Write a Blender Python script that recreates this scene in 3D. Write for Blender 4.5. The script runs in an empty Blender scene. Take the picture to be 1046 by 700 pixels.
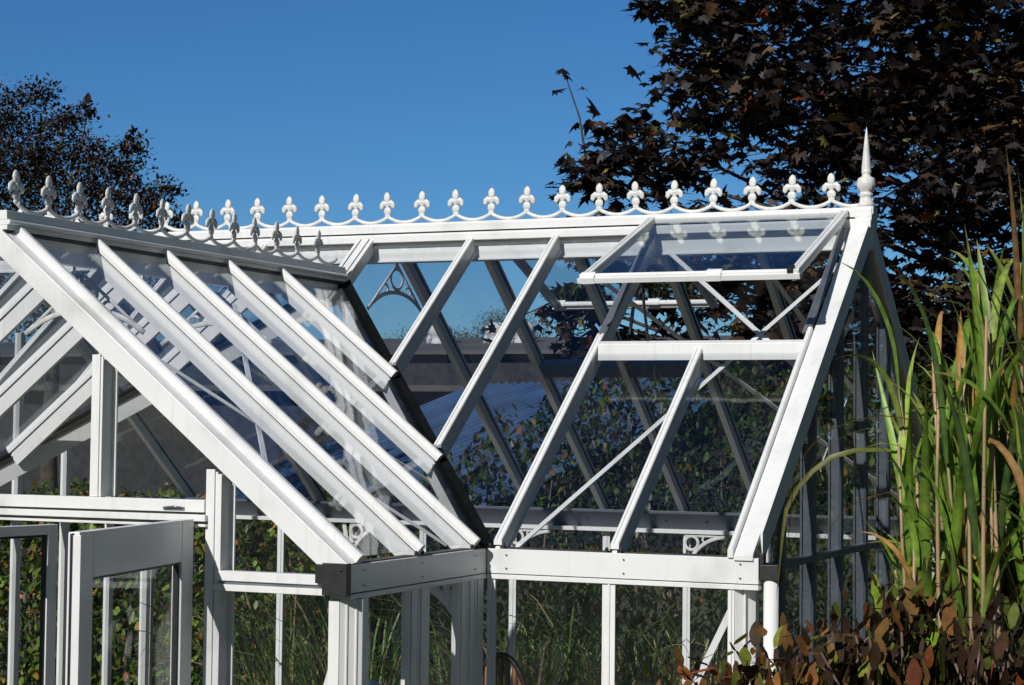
import bpy, math, random
import numpy as np
from mathutils import Vector, Matrix
random.seed(7); rng = np.random.default_rng(7)
R = math.radians
scene = bpy.context.scene
COL = scene.collection
EH = 1.9                                   # height of the eaves above the ground

# ------------------------------------------------------------------ materials
def mat(name):
    m = bpy.data.materials.new(name); m.use_nodes = True
    nt = m.node_tree; nt.nodes.clear()
    out = nt.nodes.new('ShaderNodeOutputMaterial')
    return m, nt, out
def N(nt, t, **kw):
    n = nt.nodes.new(t)
    for k, v in kw.items():
        if hasattr(n, k): setattr(n, k, v)
        else: n.inputs[k].default_value = v
    return n
def ramp(nt, fac, stops):
    r = nt.nodes.new('ShaderNodeValToRGB'); e = r.color_ramp.elements
    while len(e) < len(stops): e.new(0.5)
    for el, (p, c) in zip(e, stops):
        el.position = p; el.color = (*c, 1)
    nt.links.new(fac, r.inputs['Fac']); return r
def principled(name, c1, c2=None, rough=.4, scale=6, detail=6, bump=0.0, bscale=60, metallic=0, stops=None, spec=.5, stretch=None):
    m, nt, out = mat(name)
    p = N(nt, 'ShaderNodeBsdfPrincipled'); p.inputs['Roughness'].default_value = rough
    p.inputs['Metallic'].default_value = metallic
    p.inputs['Specular IOR Level'].default_value = spec
    tc = N(nt, 'ShaderNodeTexCoord'); vec = tc.outputs['Object']
    if stretch:
        mp = N(nt, 'ShaderNodeMapping'); mp.inputs['Scale'].default_value = stretch
        nt.links.new(vec, mp.inputs['Vector']); vec = mp.outputs['Vector']
    nz = N(nt, 'ShaderNodeTexNoise'); nz.inputs['Scale'].default_value = scale; nz.inputs['Detail'].default_value = detail
    nt.links.new(vec, nz.inputs['Vector'])
    r = ramp(nt, nz.outputs['Fac'], stops or [(.3, c2 or c1), (.7, c1)])
    nt.links.new(r.outputs['Color'], p.inputs['Base Color'])
    if bump:
        n2 = N(nt, 'ShaderNodeTexNoise'); n2.inputs['Scale'].default_value = bscale; n2.inputs['Detail'].default_value = 4
        nt.links.new(vec, n2.inputs['Vector'])
        b = N(nt, 'ShaderNodeBump'); b.inputs['Strength'].default_value = bump; b.inputs['Distance'].default_value = .01
        nt.links.new(n2.outputs['Fac'], b.inputs['Height']); nt.links.new(b.outputs['Normal'], p.inputs['Normal'])
    nt.links.new(p.outputs[0], out.inputs['Surface'])
    return m

WHITE = principled('white_powder_coat', (.78, .79, .78), (.66, .67, .655), rough=.33, scale=3.5, detail=9, bump=.05, bscale=14,
                   stops=[(.25, (.60, .61, .585)), (.42, (.75, .76, .75)), (.75, (.80, .81, .80))])
def weather(m, amount=.5):
    nt = m.node_tree; p = next(n for n in nt.nodes if n.type == 'BSDF_PRINCIPLED'); src = p.inputs['Base Color'].links[0].from_socket
    tc = next(n for n in nt.nodes if n.type == 'TEX_COORD')
    mp = N(nt, 'ShaderNodeMapping'); mp.inputs['Scale'].default_value = (38, 38, 3.5); nt.links.new(tc.outputs['Object'], mp.inputs['Vector'])
    st = N(nt, 'ShaderNodeTexNoise'); st.inputs['Scale'].default_value = 1; st.inputs['Detail'].default_value = 6; nt.links.new(mp.outputs[0], st.inputs['Vector'])
    bl = N(nt, 'ShaderNodeTexNoise'); bl.inputs['Scale'].default_value = 2.3; bl.inputs['Detail'].default_value = 10; bl.inputs['Roughness'].default_value = .7; nt.links.new(tc.outputs['Object'], bl.inputs['Vector'])
    a = N(nt, 'ShaderNodeMapRange'); a.inputs['From Min'].default_value = .52; a.inputs['From Max'].default_value = .78; nt.links.new(st.outputs['Fac'], a.inputs['Value'])
    b_ = N(nt, 'ShaderNodeMapRange'); b_.inputs['From Min'].default_value = .42; b_.inputs['From Max'].default_value = .72; nt.links.new(bl.outputs['Fac'], b_.inputs['Value'])
    mu = N(nt, 'ShaderNodeMath', operation='MULTIPLY'); nt.links.new(a.outputs[0], mu.inputs[0]); nt.links.new(b_.outputs[0], mu.inputs[1])
    ao = N(nt, 'ShaderNodeMath', operation='MULTIPLY'); nt.links.new(mu.outputs[0], ao.inputs[0]); ao.inputs[1].default_value = amount
    mx = N(nt, 'ShaderNodeMixRGB'); nt.links.new(ao.outputs[0], mx.inputs['Fac']); nt.links.new(src, mx.inputs['Color1']); mx.inputs['Color2'].default_value = (.33, .33, .25, 1)
    nt.links.new(mx.outputs[0], p.inputs['Base Color'])
weather(WHITE, .5)
CAST = principled('white_cast_metal', (.78, .78, .76), (.60, .60, .57), rough=.45, scale=22, bump=.25, bscale=90)
SHADE_GREY = principled('shaded_white_bar', (.105, .125, .15), (.075, .09, .11), rough=.38, scale=5, bump=.05)  # shade on white gable and back bars, put into a dark bar colour
ALU = principled('bare_aluminium', (.30, .33, .37), (.20, .22, .25), rough=.35, scale=8, metallic=.6)
weather(CAST, 1.0)
BLACK = principled('black_rubber', (.012, .012, .013), (.02, .02, .02), rough=.5, scale=20, bump=.1)
GUTTER = principled('valley_lead', (.004, .0045, .005), (.007, .008, .009), rough=.8, scale=7, bump=.15, spec=.05)

def glass_mat(name, tint=(.955, .96, .968), dust=.002, f0=.04):
    m, nt, out = mat(name)
    g = N(nt, 'ShaderNodeNewGeometry')
    dot = N(nt, 'ShaderNodeVectorMath', operation='DOT_PRODUCT')
    nt.links.new(g.outputs['Normal'], dot.inputs[0]); nt.links.new(g.outputs['Incoming'], dot.inputs[1])
    a = N(nt, 'ShaderNodeMath', operation='ABSOLUTE'); nt.links.new(dot.outputs['Value'], a.inputs[0])
    s = N(nt, 'ShaderNodeMath', operation='SUBTRACT'); s.inputs[0].default_value = 1; nt.links.new(a.outputs[0], s.inputs[1])
    pw = N(nt, 'ShaderNodeMath', operation='POWER'); nt.links.new(s.outputs[0], pw.inputs[0]); pw.inputs[1].default_value = 5
    mu = N(nt, 'ShaderNodeMath', operation='MULTIPLY_ADD'); nt.links.new(pw.outputs[0], mu.inputs[0])
    mu.inputs[1].default_value = (1 - f0) * .5; mu.inputs[2].default_value = f0
    tr = N(nt, 'ShaderNodeBsdfTransparent'); tr.inputs['Color'].default_value = (*tint, 1)
    gl = N(nt, 'ShaderNodeBsdfGlossy'); gl.inputs['Roughness'].default_value = 0.004; gl.inputs['Color'].default_value = (.93, .97, 1, 1)
    # slightly wavy panes
    tc = N(nt, 'ShaderNodeTexCoord')
    wz = N(nt, 'ShaderNodeTexNoise'); wz.inputs['Scale'].default_value = 3.0; wz.inputs['Detail'].default_value = 1
    nt.links.new(tc.outputs['Object'], wz.inputs['Vector'])
    bp = N(nt, 'ShaderNodeBump'); bp.inputs['Strength'].default_value = .05; bp.inputs['Distance'].default_value = .03
    nt.links.new(wz.outputs['Fac'], bp.inputs['Height']); nt.links.new(bp.outputs['Normal'], gl.inputs['Normal'])
    mx = N(nt, 'ShaderNodeMixShader'); nt.links.new(mu.outputs[0], mx.inputs[0])
    nt.links.new(tr.outputs[0], mx.inputs[1]); nt.links.new(gl.outputs[0], mx.inputs[2])
    df = N(nt, 'ShaderNodeBsdfDiffuse'); df.inputs['Color'].default_value = (.55, .53, .48, 1)
    dz = N(nt, 'ShaderNodeTexNoise'); dz.inputs['Scale'].default_value = 9; dz.inputs['Detail'].default_value = 8
    nt.links.new(tc.outputs['Object'], dz.inputs['Vector'])
    dr = N(nt, 'ShaderNodeMapRange'); dr.inputs['From Min'].default_value = .45; dr.inputs['From Max'].default_value = .8
    dr.inputs['To Min'].default_value = dust * .3; dr.inputs['To Max'].default_value = dust * 1.8
    nt.links.new(dz.outputs['Fac'], dr.inputs['Value'])
    vz = N(nt, 'ShaderNodeTexVoronoi'); vz.inputs['Scale'].default_value = 26; nt.links.new(tc.outputs['Object'], vz.inputs['Vector'])
    vr = N(nt, 'ShaderNodeMapRange'); vr.inputs['From Min'].default_value = .10; vr.inputs['From Max'].default_value = .16
    vr.inputs['To Min'].default_value = dust * 9; vr.inputs['To Max'].default_value = 0
    nt.links.new(vz.outputs['Distance'], vr.inputs['Value'])
    vm = N(nt, 'ShaderNodeMath', operation='MULTIPLY'); nt.links.new(vr.outputs[0], vm.inputs[0]); nt.links.new(dz.outputs['Fac'], vm.inputs[1])
    ad = N(nt, 'ShaderNodeMath', operation='ADD'); nt.links.new(dr.outputs[0], ad.inputs[0]); nt.links.new(vm.outputs[0], ad.inputs[1])
    m2 = N(nt, 'ShaderNodeMixShader'); nt.links.new(ad.outputs[0], m2.inputs[0])
    nt.links.new(mx.outputs[0], m2.inputs[1]); nt.links.new(df.outputs[0], m2.inputs[2])
    nt.links.new(m2.outputs[0], out.inputs['Surface'])
    return m
GLASS = glass_mat('roof_glass')
WALLGLASS = glass_mat('wall_glass', tint=(.975, .98, .98), dust=.0012, f0=.022)
SASHGLASS = glass_mat('sash_glass', tint=(.94, .955, .96), dust=.004, f0=.10)

def leaf_mat(name, rough=.45, transl=.25, spec=.4):
    m, nt, out = mat(name)
    at = N(nt, 'ShaderNodeAttribute'); at.attribute_name = 'tone'
    p = N(nt, 'ShaderNodeBsdfPrincipled'); p.inputs['Roughness'].default_value = rough
    p.inputs['Specular IOR Level'].default_value = spec
    tc = N(nt, 'ShaderNodeTexCoord')
    nz = N(nt, 'ShaderNodeTexNoise'); nz.inputs['Scale'].default_value = 35; nz.inputs['Detail'].default_value = 3
    nt.links.new(tc.outputs['Object'], nz.inputs['Vector'])
    mr = N(nt, 'ShaderNodeMapRange'); mr.inputs['From Min'].default_value = .3; mr.inputs['From Max'].default_value = .7
    mr.inputs['To Min'].default_value = .65; mr.inputs['To Max'].default_value = 1.35
    nt.links.new(nz.outputs['Fac'], mr.inputs['Value'])
    vm = N(nt, 'ShaderNodeVectorMath', operation='SCALE'); nt.links.new(at.outputs['Color'], vm.inputs[0]); nt.links.new(mr.outputs[0], vm.inputs['Scale'])
    nt.links.new(vm.outputs[0], p.inputs['Base Color'])
    t = N(nt, 'ShaderNodeBsdfTranslucent'); nt.links.new(vm.outputs[0], t.inputs['Color'])
    mx = N(nt, 'ShaderNodeMixShader'); mx.inputs[0].default_value = transl
    nt.links.new(p.outputs[0], mx.inputs[1]); nt.links.new(t.outputs[0], mx.inputs[2])
    nt.links.new(mx.outputs[0], out.inputs['Surface'])
    return m
LEAF = leaf_mat('leaf_surface')
MAPLE = leaf_mat('dark_maple_leaf', rough=.5, transl=.12, spec=.25)
BLADE = leaf_mat('grass_blade', rough=.42, transl=.3)
BARK = principled('bark', (.09, .07, .055), (.03, .025, .02), rough=.9, scale=14, bump=.6, bscale=30)
TWIG = principled('twig_bark', (.16, .11, .085), (.07, .05, .04), rough=.8, scale=30)

# ------------------------------------------------------------------ mesh helpers
class MB:
    def __init__(s): s.v = []; s.f = []; s.m = []; s.sm = []
    def add(s, vs, fs, mi=0, smooth=False):
        b = len(s.v); s.v += [tuple(x) for x in vs]
        for f in fs: s.f.append(tuple(b + i for i in f)); s.m.append(mi); s.sm.append(smooth)
    def box(s, a, b, mi=0):
        (x0, y0, z0), (x1, y1, z1) = a, b
        s.add([(x0,y0,z0),(x1,y0,z0),(x1,y1,z0),(x0,y1,z0),(x0,y0,z1),(x1,y0,z1),(x1,y1,z1),(x0,y1,z1)],
              [(0,3,2,1),(4,5,6,7),(0,1,5,4),(1,2,6,5),(2,3,7,6),(3,0,4,7)], mi)
    def prism(s, p0, p1, side, nrm, sec, cut0=None, cut1=None, mi=0):
        """extrude section [(across, up)] from p0 to p1; ends optionally cut by planes with the given normals"""
        p0, p1, side, nrm = Vector(p0), Vector(p1), Vector(side).normalized(), Vector(nrm).normalized()
        d = (p1 - p0).normalized(); n = len(sec); vs = []
        for p, c in ((p0, cut0), (p1, cut1)):
            for a, h in sec:
                o = side * a + nrm * h
                if c is not None:
                    c_ = Vector(c); o = o - d * (o.dot(c_) / d.dot(c_))
                vs.append(p + o)
        fs = [tuple(range(n))[::-1], tuple(range(n, 2 * n))]
        for i in range(n):
            j = (i + 1) % n; fs.append((i, j, n + j, n + i))
        s.add(vs, fs, mi)
    def tube(s, pts, rad, k=8, mi=0, flat=1.0, flatdir=None, cap=True):
        pts = [Vector(p) for p in pts]; n = len(pts)
        rad = rad if isinstance(rad, (list, tuple)) else [rad] * n
        vs = []; ref = None
        for i, p in enumerate(pts):
            t = (pts[min(i + 1, n - 1)] - pts[max(i - 1, 0)]).normalized()
            if flatdir is not None: a = Vector(flatdir)
            elif ref is None: a = Vector((0, 0, 1)) if abs(t.z) < .9 else Vector((1, 0, 0))
            else: a = ref
            u = (a - t * a.dot(t)).normalized(); w = t.cross(u); ref = u
            for j in range(k):
                th = 2 * math.pi * j / k
                vs.append(p + u * (math.cos(th) * rad[i] * flat) + w * (math.sin(th) * rad[i]))
        fs = []
        for i in range(n - 1):
            for j in range(k):
                a0 = i * k + j; a1 = i * k + (j + 1) % k
                fs.append((a0, a1, a1 + k, a0 + k))
        if cap: fs += [tuple(range(k))[::-1], tuple(range((n - 1) * k, n * k))]
        s.add(vs, fs, mi, True)
    def lathe(s, c, prof, k=24, flute=None, mi=0):
        c = Vector(c); vs = []; fs = []
        for (r, z) in prof:
            for j in range(k):
                rr = r
                if flute and flute[0] < z < flute[1] and j % 2: rr = r * .9
                th = 2 * math.pi * j / k
                vs.append(c + Vector((rr * math.cos(th), rr * math.sin(th), z)))
        for i in range(len(prof) - 1):
            for j in range(k):
                fs.append((i*k+j, i*k+(j+1)%k, (i+1)*k+(j+1)%k, (i+1)*k+j))
        fs += [tuple(range(k))[::-1], tuple(range((len(prof)-1)*k, len(prof)*k))]
        s.add(vs, fs, mi, True)
    def ellipsoid(s, c, ax, k=12, rings=8, pw=1.0):
        """ax: three axis vectors; the first is the long axis, pw>1 sharpens its tip"""
        c = Vector(c); A, B, Cc = [Vector(a) for a in ax]; vs = []; fs = []
        for i in range(rings + 1):
            t = math.pi * i / rings; cz = -math.cos(t); r = math.sin(t) ** pw
            for j in range(k):
                th = 2 * math.pi * j / k
                vs.append(c + A * cz + B * (r * math.cos(th)) + Cc * (r * math.sin(th)))
        for i in range(rings):
            for j in range(k): fs.append((i*k+j, i*k+(j+1)%k, (i+1)*k+(j+1)%k, (i+1)*k+j))
        s.add(vs, fs, 0, True)
    def build(s, name, mats, parent=None, lift=EH):
        me = bpy.data.meshes.new(name)
        me.from_pydata([(x, y, z + lift) for x, y, z in s.v], [], s.f)
        for m in (mats if isinstance(mats, (list, tuple)) else [mats]): me.materials.append(m)
        me.polygons.foreach_set('material_index', s.m); me.polygons.foreach_set('use_smooth', s.sm)
        me.update()
        o = bpy.data.objects.new(name, me); COL.objects.link(o)
        if parent: o.parent = parent
        return o
def soften(o, w=.002):
    b = o.modifiers.new('bevel', 'BEVEL'); b.width = w; b.segments = 2; b.limit_method = 'ANGLE'; b.angle_limit = R(40)
    return o
def tag(o, label=None, cat=None, group=None, kind=None):
    if label: o['label'] = label
    if cat: o['category'] = cat
    if group: o['group'] = group
    if kind: o['kind'] = kind
    return o
def empty(name, loc=(0, 0, 0)):
    o = bpy.data.objects.new(name, None); COL.objects.link(o); o.location = loc; return o

# ------------------------------------------------------------------ greenhouse dimensions (z measured from the eaves)
TM, TP = .78, .80                # pitches of the long roof and of the porch roof
RY, RZ = 2.14, .78 * 2.14        # long ridge
PX, PZ = -1.733, .80 * 1.733     # porch ridge
FY = -1.30                       # porch front
EX, WX = 1.24, -4.706            # gable ends of the long house
BY = 4.28                        # back wall
VY = PZ / TM                     # where the porch ridge meets the long roof
nF = Vector((0, -TM, 1)).normalized(); nB = Vector((0, TM, 1)).normalized()
nR = Vector((TP, 0, 1)).normalized(); nL = Vector((-TP, 0, 1)).normalized()
PR = lambda x, y: Vector((x, y, -TP * x))                 # point on porch right slope
PL = lambda x, y: Vector((x, y, TP * (x - 2 * PX)))
MF = lambda x, y: Vector((x, y, TM * y))
MK = lambda x, y: Vector((x, y, TM * (BY - y)))
gh = tag(empty('greenhouse'), 'large white metal framed glass greenhouse with gabled porch, roof cresting and an open door', 'greenhouse')

CAPSEC = [(-.020, .004), (-.020, .020), (-.016, .025), (-.006, .025), (-.003, .018), (.003, .018), (.006, .025), (.016, .025), (.020, .020), (.020, .004)]
PCAP = [(-.018, .004), (-.019, .022), (-.016, .038), (-.009, .046), (.009, .046), (.016, .038), (.019, .022), (.018, .004)]
WEB = [(-.011, -.064), (-.011, -.004), (.011, -.004), (.011, -.064)]
WEB2 = [(-.019, -.074), (-.019, -.064), (.019, -.064), (.019, -.074)]
PWEB = [(-.012, -.075), (-.012, -.003), (.012, -.003), (.012, -.075)]
def rafter(p0, p1, side, nrm, cap=CAPSEC, webs=(WEB, WEB2), cut0=None, cut1=None, capend=None, gasket=True, name='rafter'):
    b = MB()
    for w in webs: b.prism(p0, p1, side, nrm, w, cut0, cut1)
    if cap:
        q = p1 if capend is None else capend
        b.prism(p0, q, side, nrm, cap, cut0, cut1 if capend is None else None)
    if gasket:
        g = [(-.0185, .0022), (-.0185, .0038), (.0185, .0038), (.0185, .0022)]
        b.prism(p0, p1, side, nrm, g, cut0, cut1, mi=1)
    return soften(b.build(name, [WHITE, BLACK], gh), .0015)
V = (0, 0, 1); UX = (1, 0, 0); UY = (0, 1, 0)

# long roof, front slope
valx = lambda y: -TM * y / TP
mirror = lambda x: 2 * PX - x
for x in (.05, -.52, -1.05, -1.50):
    y0 = .012 if x > 0 else (-x * TP / TM) + .03
    if x == -1.50: continue
    for k, xx in enumerate((x, mirror(x))):
        ce = MF(xx, 1.30) if (x == .05 and k == 0) else None
        rafter(MF(xx, y0), MF(xx, RY - .05), UX, nF, capend=ce, cut0=(0, 1, 0) if x > 0 else None, cut1=(0, 1, 0))
rafter(MF(.612, .012), MF(.612, 1.20), UX, nF, cut0=(0, 1, 0), cut1=(0, 1, 0))
for x in (mirror(.612), WX + .06): rafter(MF(x, .012), MF(x, RY - .05), UX, nF)
# gable end rafters: cap, tray and fascia
def verge(p0, p1, side, nrm, out, cut0=None, cut1=None, capend=None):
    b = MB(); o = out
    def S(pts): return [(a * o, h) for a, h in pts]
    b.prism(p0, capend or p1, side, nrm, S([(-.115, .004), (-.115, .030), (-.108, .036), (-.096, .036), (-.090, .030), (-.090, .004)]), cut0, None if capend else cut1)
    b.prism(p0, p1, side, nrm, S([(-.088, -.004), (-.088, .010), (-.002, .018), (-.002, -.004)]), cut0, cut1)
    q0 = p0 + (p1 - p0) * .05
    b.prism(q0, p1, side, nrm, S([(-.001, -.090), (-.001, .022), (.010, .022), (.010, -.090)]), cut0, cut1)
    b.prism(q0, p1, side, nrm, S([(-.090, -.085), (-.090, -.005), (-.070, -.005), (-.070, -.085)]), cut0, cut1)
    return soften(b.build('gable_rafter', [WHITE, BLACK], gh), .0015)
verge(MF(EX + .01, -.01), MF(EX + .01, RY), UX, nF, 1, cut0=(0, 1, 0), cut1=(0, 1, 0), capend=MF(EX + .01, 1.32))
verge(MK(EX + .01, BY + .01), MK(EX + .01, RY), UX, nB, 1, cut0=(0, 1, 0), cut1=(0, 1, 0))
# back slope
for x in (.06, .62, -.46, -1.02, -1.56, -2.10, -2.65, -3.2, -3.75, -4.3):
    rafter(MK(x, BY - .012), MK(x, RY + .05), UX, nB, cut0=(0, 1, 0), cut1=(0, 1, 0),
           capend=None)
# porch slopes
for y in (-.67, -.11, .45, .99):
    xe = -.012 if y < 0 else -(y + .03) * TM / TP
    rafter(PR(xe, y), PR(PX + .075, y), UY, nR, cap=PCAP, webs=(PWEB,), cut1=(1, 0, 0), cut0=None)
    rafter(PL(mirror(xe), y), PL(PX - .06, y), UY, nL, cap=PCAP, webs=(PWEB,), cut1=(1, 0, 0))
def pverge(P, xa, nrm):
    b = MB()
    p0, p1 = P(xa, FY), P(PX, FY); kw = dict(cut0=None, cut1=(1, 0, 0))
    b.prism(p0, p1, UY, nrm, [(.045, .004), (.045, .034), (.055, .044), (.078, .044), (.088, .034), (.088, .004)], **kw)
    b.prism(p0, p1, UY, nrm, [(.0, -.014), (.0, .001), (.043, .009), (.043, -.014)], **kw)
    b.prism(p0, p1, UY, nrm, [(-.022, -.085), (-.022, .004), (-.001, .004), (-.001, -.085)], **kw)
    b.prism(p0, p1, UY, nrm, [(.022, -.085), (.022, -.016), (.040, -.016), (.040, -.085)], **kw)
    return soften(b.build('gable_rafter', [WHITE, BLACK], gh), .0015)
pverge(PR, 0.0, nR); pverge(PL, mirror(0.0), nL)

# valleys
for sgn in (1, -1):
    q = (lambda v: v) if sgn == 1 else (lambda v: Vector((mirror(v.x), v.y, v.z)))
    a, c = q(Vector((-.012, .012, .005))), q(Vector((PX + .01, VY - .01, PZ - .01)))
    d = (c - a).normalized(); up = Vector((0, 0, 1)); sd = d.cross(up).normalized(); nn = sd.cross(d).normalized()
    b = MB(); b.prism(a, c, sd, nn, [(-.038, .016), (-.036, .024), (-.022, .019), (0, .013), (.022, .019), (.036, .024), (.038, .016), (0, .004)])
    soften(b.build('valley_gutter', GUTTER, gh), .001)
    b = MB(); b.prism(a, c, sd, nn, [(-.034, -.11), (-.034, -.02), (.034, -.02), (.034, -.11)])
    b.prism(a, c, sd, nn, [(-.044, -.019), (-.044, .003), (.044, .003), (.044, -.019)], mi=1)
    soften(b.build('valley_rafter', [WHITE, BLACK], gh))

# wide flashing plate between the porch apex and the long ridge
b = MB(); p0, p1 = MF(PX, VY - .03), MF(PX, RY - .05)
b.prism(p0, p1, UX, nF, [(-.055, .004), (-.055, .026), (.055, .026), (.055, .004)], cut1=(0, 1, 0))
b.prism(p0 + Vector((0, .04, .031)), p1, UX, nF, [(-.030, .027), (-.030, .031), (-.024, .031), (-.024, .027)], mi=1)
b.prism(p0 + Vector((0, .04, .031)), p1, UX, nF, [(.024, .027), (.024, .031), (.030, .031), (.030, .027)], mi=1)
b.prism(p0, p1, UX, nF, [(-.03, -.07), (-.03, -.004), (.03, -.004), (.03, -.07)])
soften(b.build('flashing_plate', [WHITE, ALU], gh))

# ridges
def ridge(p0, p1, side, dz, nose=False):
    b = MB()
    def P(sec, mi=0): b.prism(Vector(p0) + Vector((0, 0, dz)), Vector(p1) + Vector((0, 0, dz)), side, V, sec, mi=mi)
    if nose:
        P([(-.056, .024), (-.054, .064), (.054, .064), (.056, .024)])
        P([(-.062, .0), (-.070, .004), (-.074, .012), (-.070, .020), (-.062, .0235), (.062, .0235), (.070, .020), (.074, .012), (.070, .004), (.062, .0)])
        P([(-.058, -.020), (-.058, -.0005), (.058, -.0005), (.058, -.020)])
        P([(-.050, -.034), (-.050, -.0205), (.050, -.0205), (.050, -.034)], 1)
        P([(-.030, -.130), (-.030, -.0345), (.030, -.0345), (.030, -.130)])
        return soften(b.build('ridge_cap', [WHITE, BLACK], gh))
    P([(-.060, .010), (-.060, .050), (-.052, .064), (.052, .064), (.060, .050), (.060, .010)])
    P([(-.050, .000), (-.050, .0095), (.050, .0095), (.050, .000)], 1)
    P([(-.080, -.048), (-.080, -.012), (-.074, -.0005), (.074, -.0005), (.080, -.012), (.080, -.048)])
    P([(-.030, -.150), (-.030, -.049), (.030, -.049), (.030, -.150)])
    P([(-.047, -.162), (-.047, -.151), (.047, -.151), (.047, -.162)])
    return soften(b.build('ridge_cap', [WHITE, BLACK], gh))
ridge((WX - .02, RY, RZ), (EX + .03, RY, RZ), UY, 0)
ridge((PX, FY - .01, PZ), (PX, VY - .05, PZ), (-1, 0, 0), 0, nose=True)

# cresting: scalloped rail with fleur finials
PIT = .2221
def fleur_mesh():
    b = MB(); t = .0075
    b.ellipsoid((0, 0, .162), [(0, 0, .033), (.0215, 0, 0), (0, t * 1.15, 0)], pw=1.15)
    b.ellipsoid((0, 0, .121), [(0, 0, .026), (.011, 0, 0), (0, t, 0)])
    b.ellipsoid((0, 0, .128), [(0, 0, .0075), (.019, 0, 0), (0, t * 1.25, 0)])
    for s in (1, -1):
        pts = [(s * .004, 0, .108), (s * .012, 0, .126), (s * .024, 0, .131), (s * .035, 0, .121), (s * .040, 0, .104), (s * .037, 0, .094)]
        b.tube(pts, [.008, .014, .017, .0175, .013, .006], k=10, flat=.45, flatdir=(0, 1, 0))
    b.ellipsoid((0, 0, .081), [(0, 0, .026), (.025, 0, 0), (0, t * 1.1, 0)])
    b.ellipsoid((0, 0, .054), [(0, 0, .014), (.019, 0, 0), (0, t, 0)])
    o = b.build('fleur_finial', CAST, lift=0); return o
fleur0 = fleur_mesh(); first_fleur = [True]
def cresting(origin, dirv, n, name):
    d = Vector(dirv); O = Vector(origin); b = MB(); sd = d.cross(Vector((0, 0, 1)))
    for i in range(n):
        pts = []
        c0 = O + d * (PIT * i)
        for k in range(-8, 9):
            u = k / 8.0; z = .014 + .034 * (abs(u)) ** 2.0
            pts.append(c0 + d * (u * PIT * .5 - PIT * .5) + Vector((0, 0, z)))
        b.tube(pts, .0085, k=8, flat=1.25, flatdir=(0, 0, 1))
    rail = b.build('cresting', CAST, gh)
    ang = math.atan2(d.y, d.x)
    for i in range(n):
        c = O + d * (PIT * i)
        if first_fleur[0]: f = fleur0; first_fleur[0] = False
        else: f = fleur0.copy(); COL.objects.link(f)
        f.parent = rail; f.location = (c.x, c.y, c.z + EH + random.uniform(-.001, .001)); f.rotation_euler = (random.uniform(-.05, .05), random.uniform(-.045, .045), ang + random.uniform(-.06, .06))
    return rail
cresting((1.041, RY, RZ + .063), (-1, 0, 0), 26, 'cresting')
cresting((PX, 1.492, PZ + .063), (0, -1, 0), 13, 'cresting')
# short end curls of the rails
b = MB()
b.tube([(1.041 + PIT * u * .5, RY, RZ + .063 + .012 + .034 * (max(0, 1 - u) ** 1.6)) for u in (0, .2, .4, .6, .8, 1, 1.3)], .0095, k=8)
b.build('cresting', CAST, gh)

# corner finial over the gable
b = MB()
prof = [(.043, 0), (.043, .022), (.036, .026), (.034, .045), (.030, .055), (.037, .062), (.037, .072), (.030, .078), (.036, .086), (.047, .100), (.052, .120),
        (.050, .142), (.042, .156), (.030, .162), (.024, .166), (.022, .178), (.026, .184), (.026, .196), (.024, .199), (.026, .206), (.021, .26), (.014, .33), (.007, .395), (.001, .43)]
b.lathe((EX - .012, RY, RZ + .066), prof, k=36, flute=(.085, .155))
b.box((EX - .062, RY - .05, RZ + .028), (EX + .037, RY + .05, RZ + .0665))
b.box((EX - .057, RY - .066, RZ - .02), (EX + .032, RY + .066, RZ + .022))
b.box((EX - .060, RY - .055, RZ + .0225), (EX + .034, RY + .055, RZ + .0275))
b.build('spire_finial', CAST, gh)

# eaves
def eave(p0, p1, side, name='eave_beam'):
    """side points out of the house"""
    b = MB()
    S = lambda sec, mi=0: b.prism(p0, p1, side, V, sec, mi=mi)
    S([(-.095, -.112), (-.095, -.012), (-.088, -.002), (-.010, -.002), (0, -.002), (0, -.112)])
    S([(-.085, -.1155), (-.085, -.1125), (-.004, -.1125), (-.004, -.1155)], 1)
    S([(-.090, -.137), (-.090, -.116), (.003, -.116), (.003, -.137)])
    S([(-.075, -.0015), (-.075, .004), (-.018, .004), (-.018, -.0015)], 1)
    return soften(b.build(name, [WHITE, BLACK], gh))
eave((0.004, 0, 0), (EX + .03, 0, 0), (0, -1, 0))
eave((2 * PX - .004, 0, 0), (WX - .03, 0, 0), (0, -1, 0))
eave((0, FY + .01, 0), (0, -.004, 0), (1, 0, 0))
eave((2 * PX, -.004, 0), (2 * PX, FY + .01, 0), (-1, 0, 0))
b = MB()   # back eave: inner face sloped and coloured dark for shade, above a white flange
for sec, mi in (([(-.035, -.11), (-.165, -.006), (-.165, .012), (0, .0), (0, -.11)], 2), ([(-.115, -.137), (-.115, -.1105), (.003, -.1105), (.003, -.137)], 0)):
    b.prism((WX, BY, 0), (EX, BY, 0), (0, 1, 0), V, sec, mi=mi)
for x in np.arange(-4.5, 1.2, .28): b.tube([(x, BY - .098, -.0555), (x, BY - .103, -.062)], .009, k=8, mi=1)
soften(b.build('eave_beam', [WHITE, BLACK, SHADE_GREY], gh))
for i, x in enumerate((EX, WX)):
    s = 1 if i == 0 else -1; b = MB()
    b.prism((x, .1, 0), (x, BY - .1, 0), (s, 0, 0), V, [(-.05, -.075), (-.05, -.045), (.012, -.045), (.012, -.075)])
    soften(b.build('gable_tie', SHADE_GREY, gh))
for p, nn in [((x, -.0035, z), (0, -1, 0)) for x in (.10, .66, 1.19) for z in (-.028, -.088)] + [((.0035, y, z), (1, 0, 0)) for y in (-1.18, -.66, -.12) for z in (-.028, -.088)]:
    b = MB(); q = Vector(p); b.tube([q, q + Vector(nn) * .0025], .0042, k=10); b.build('screw_head', ALU, gh)
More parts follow.
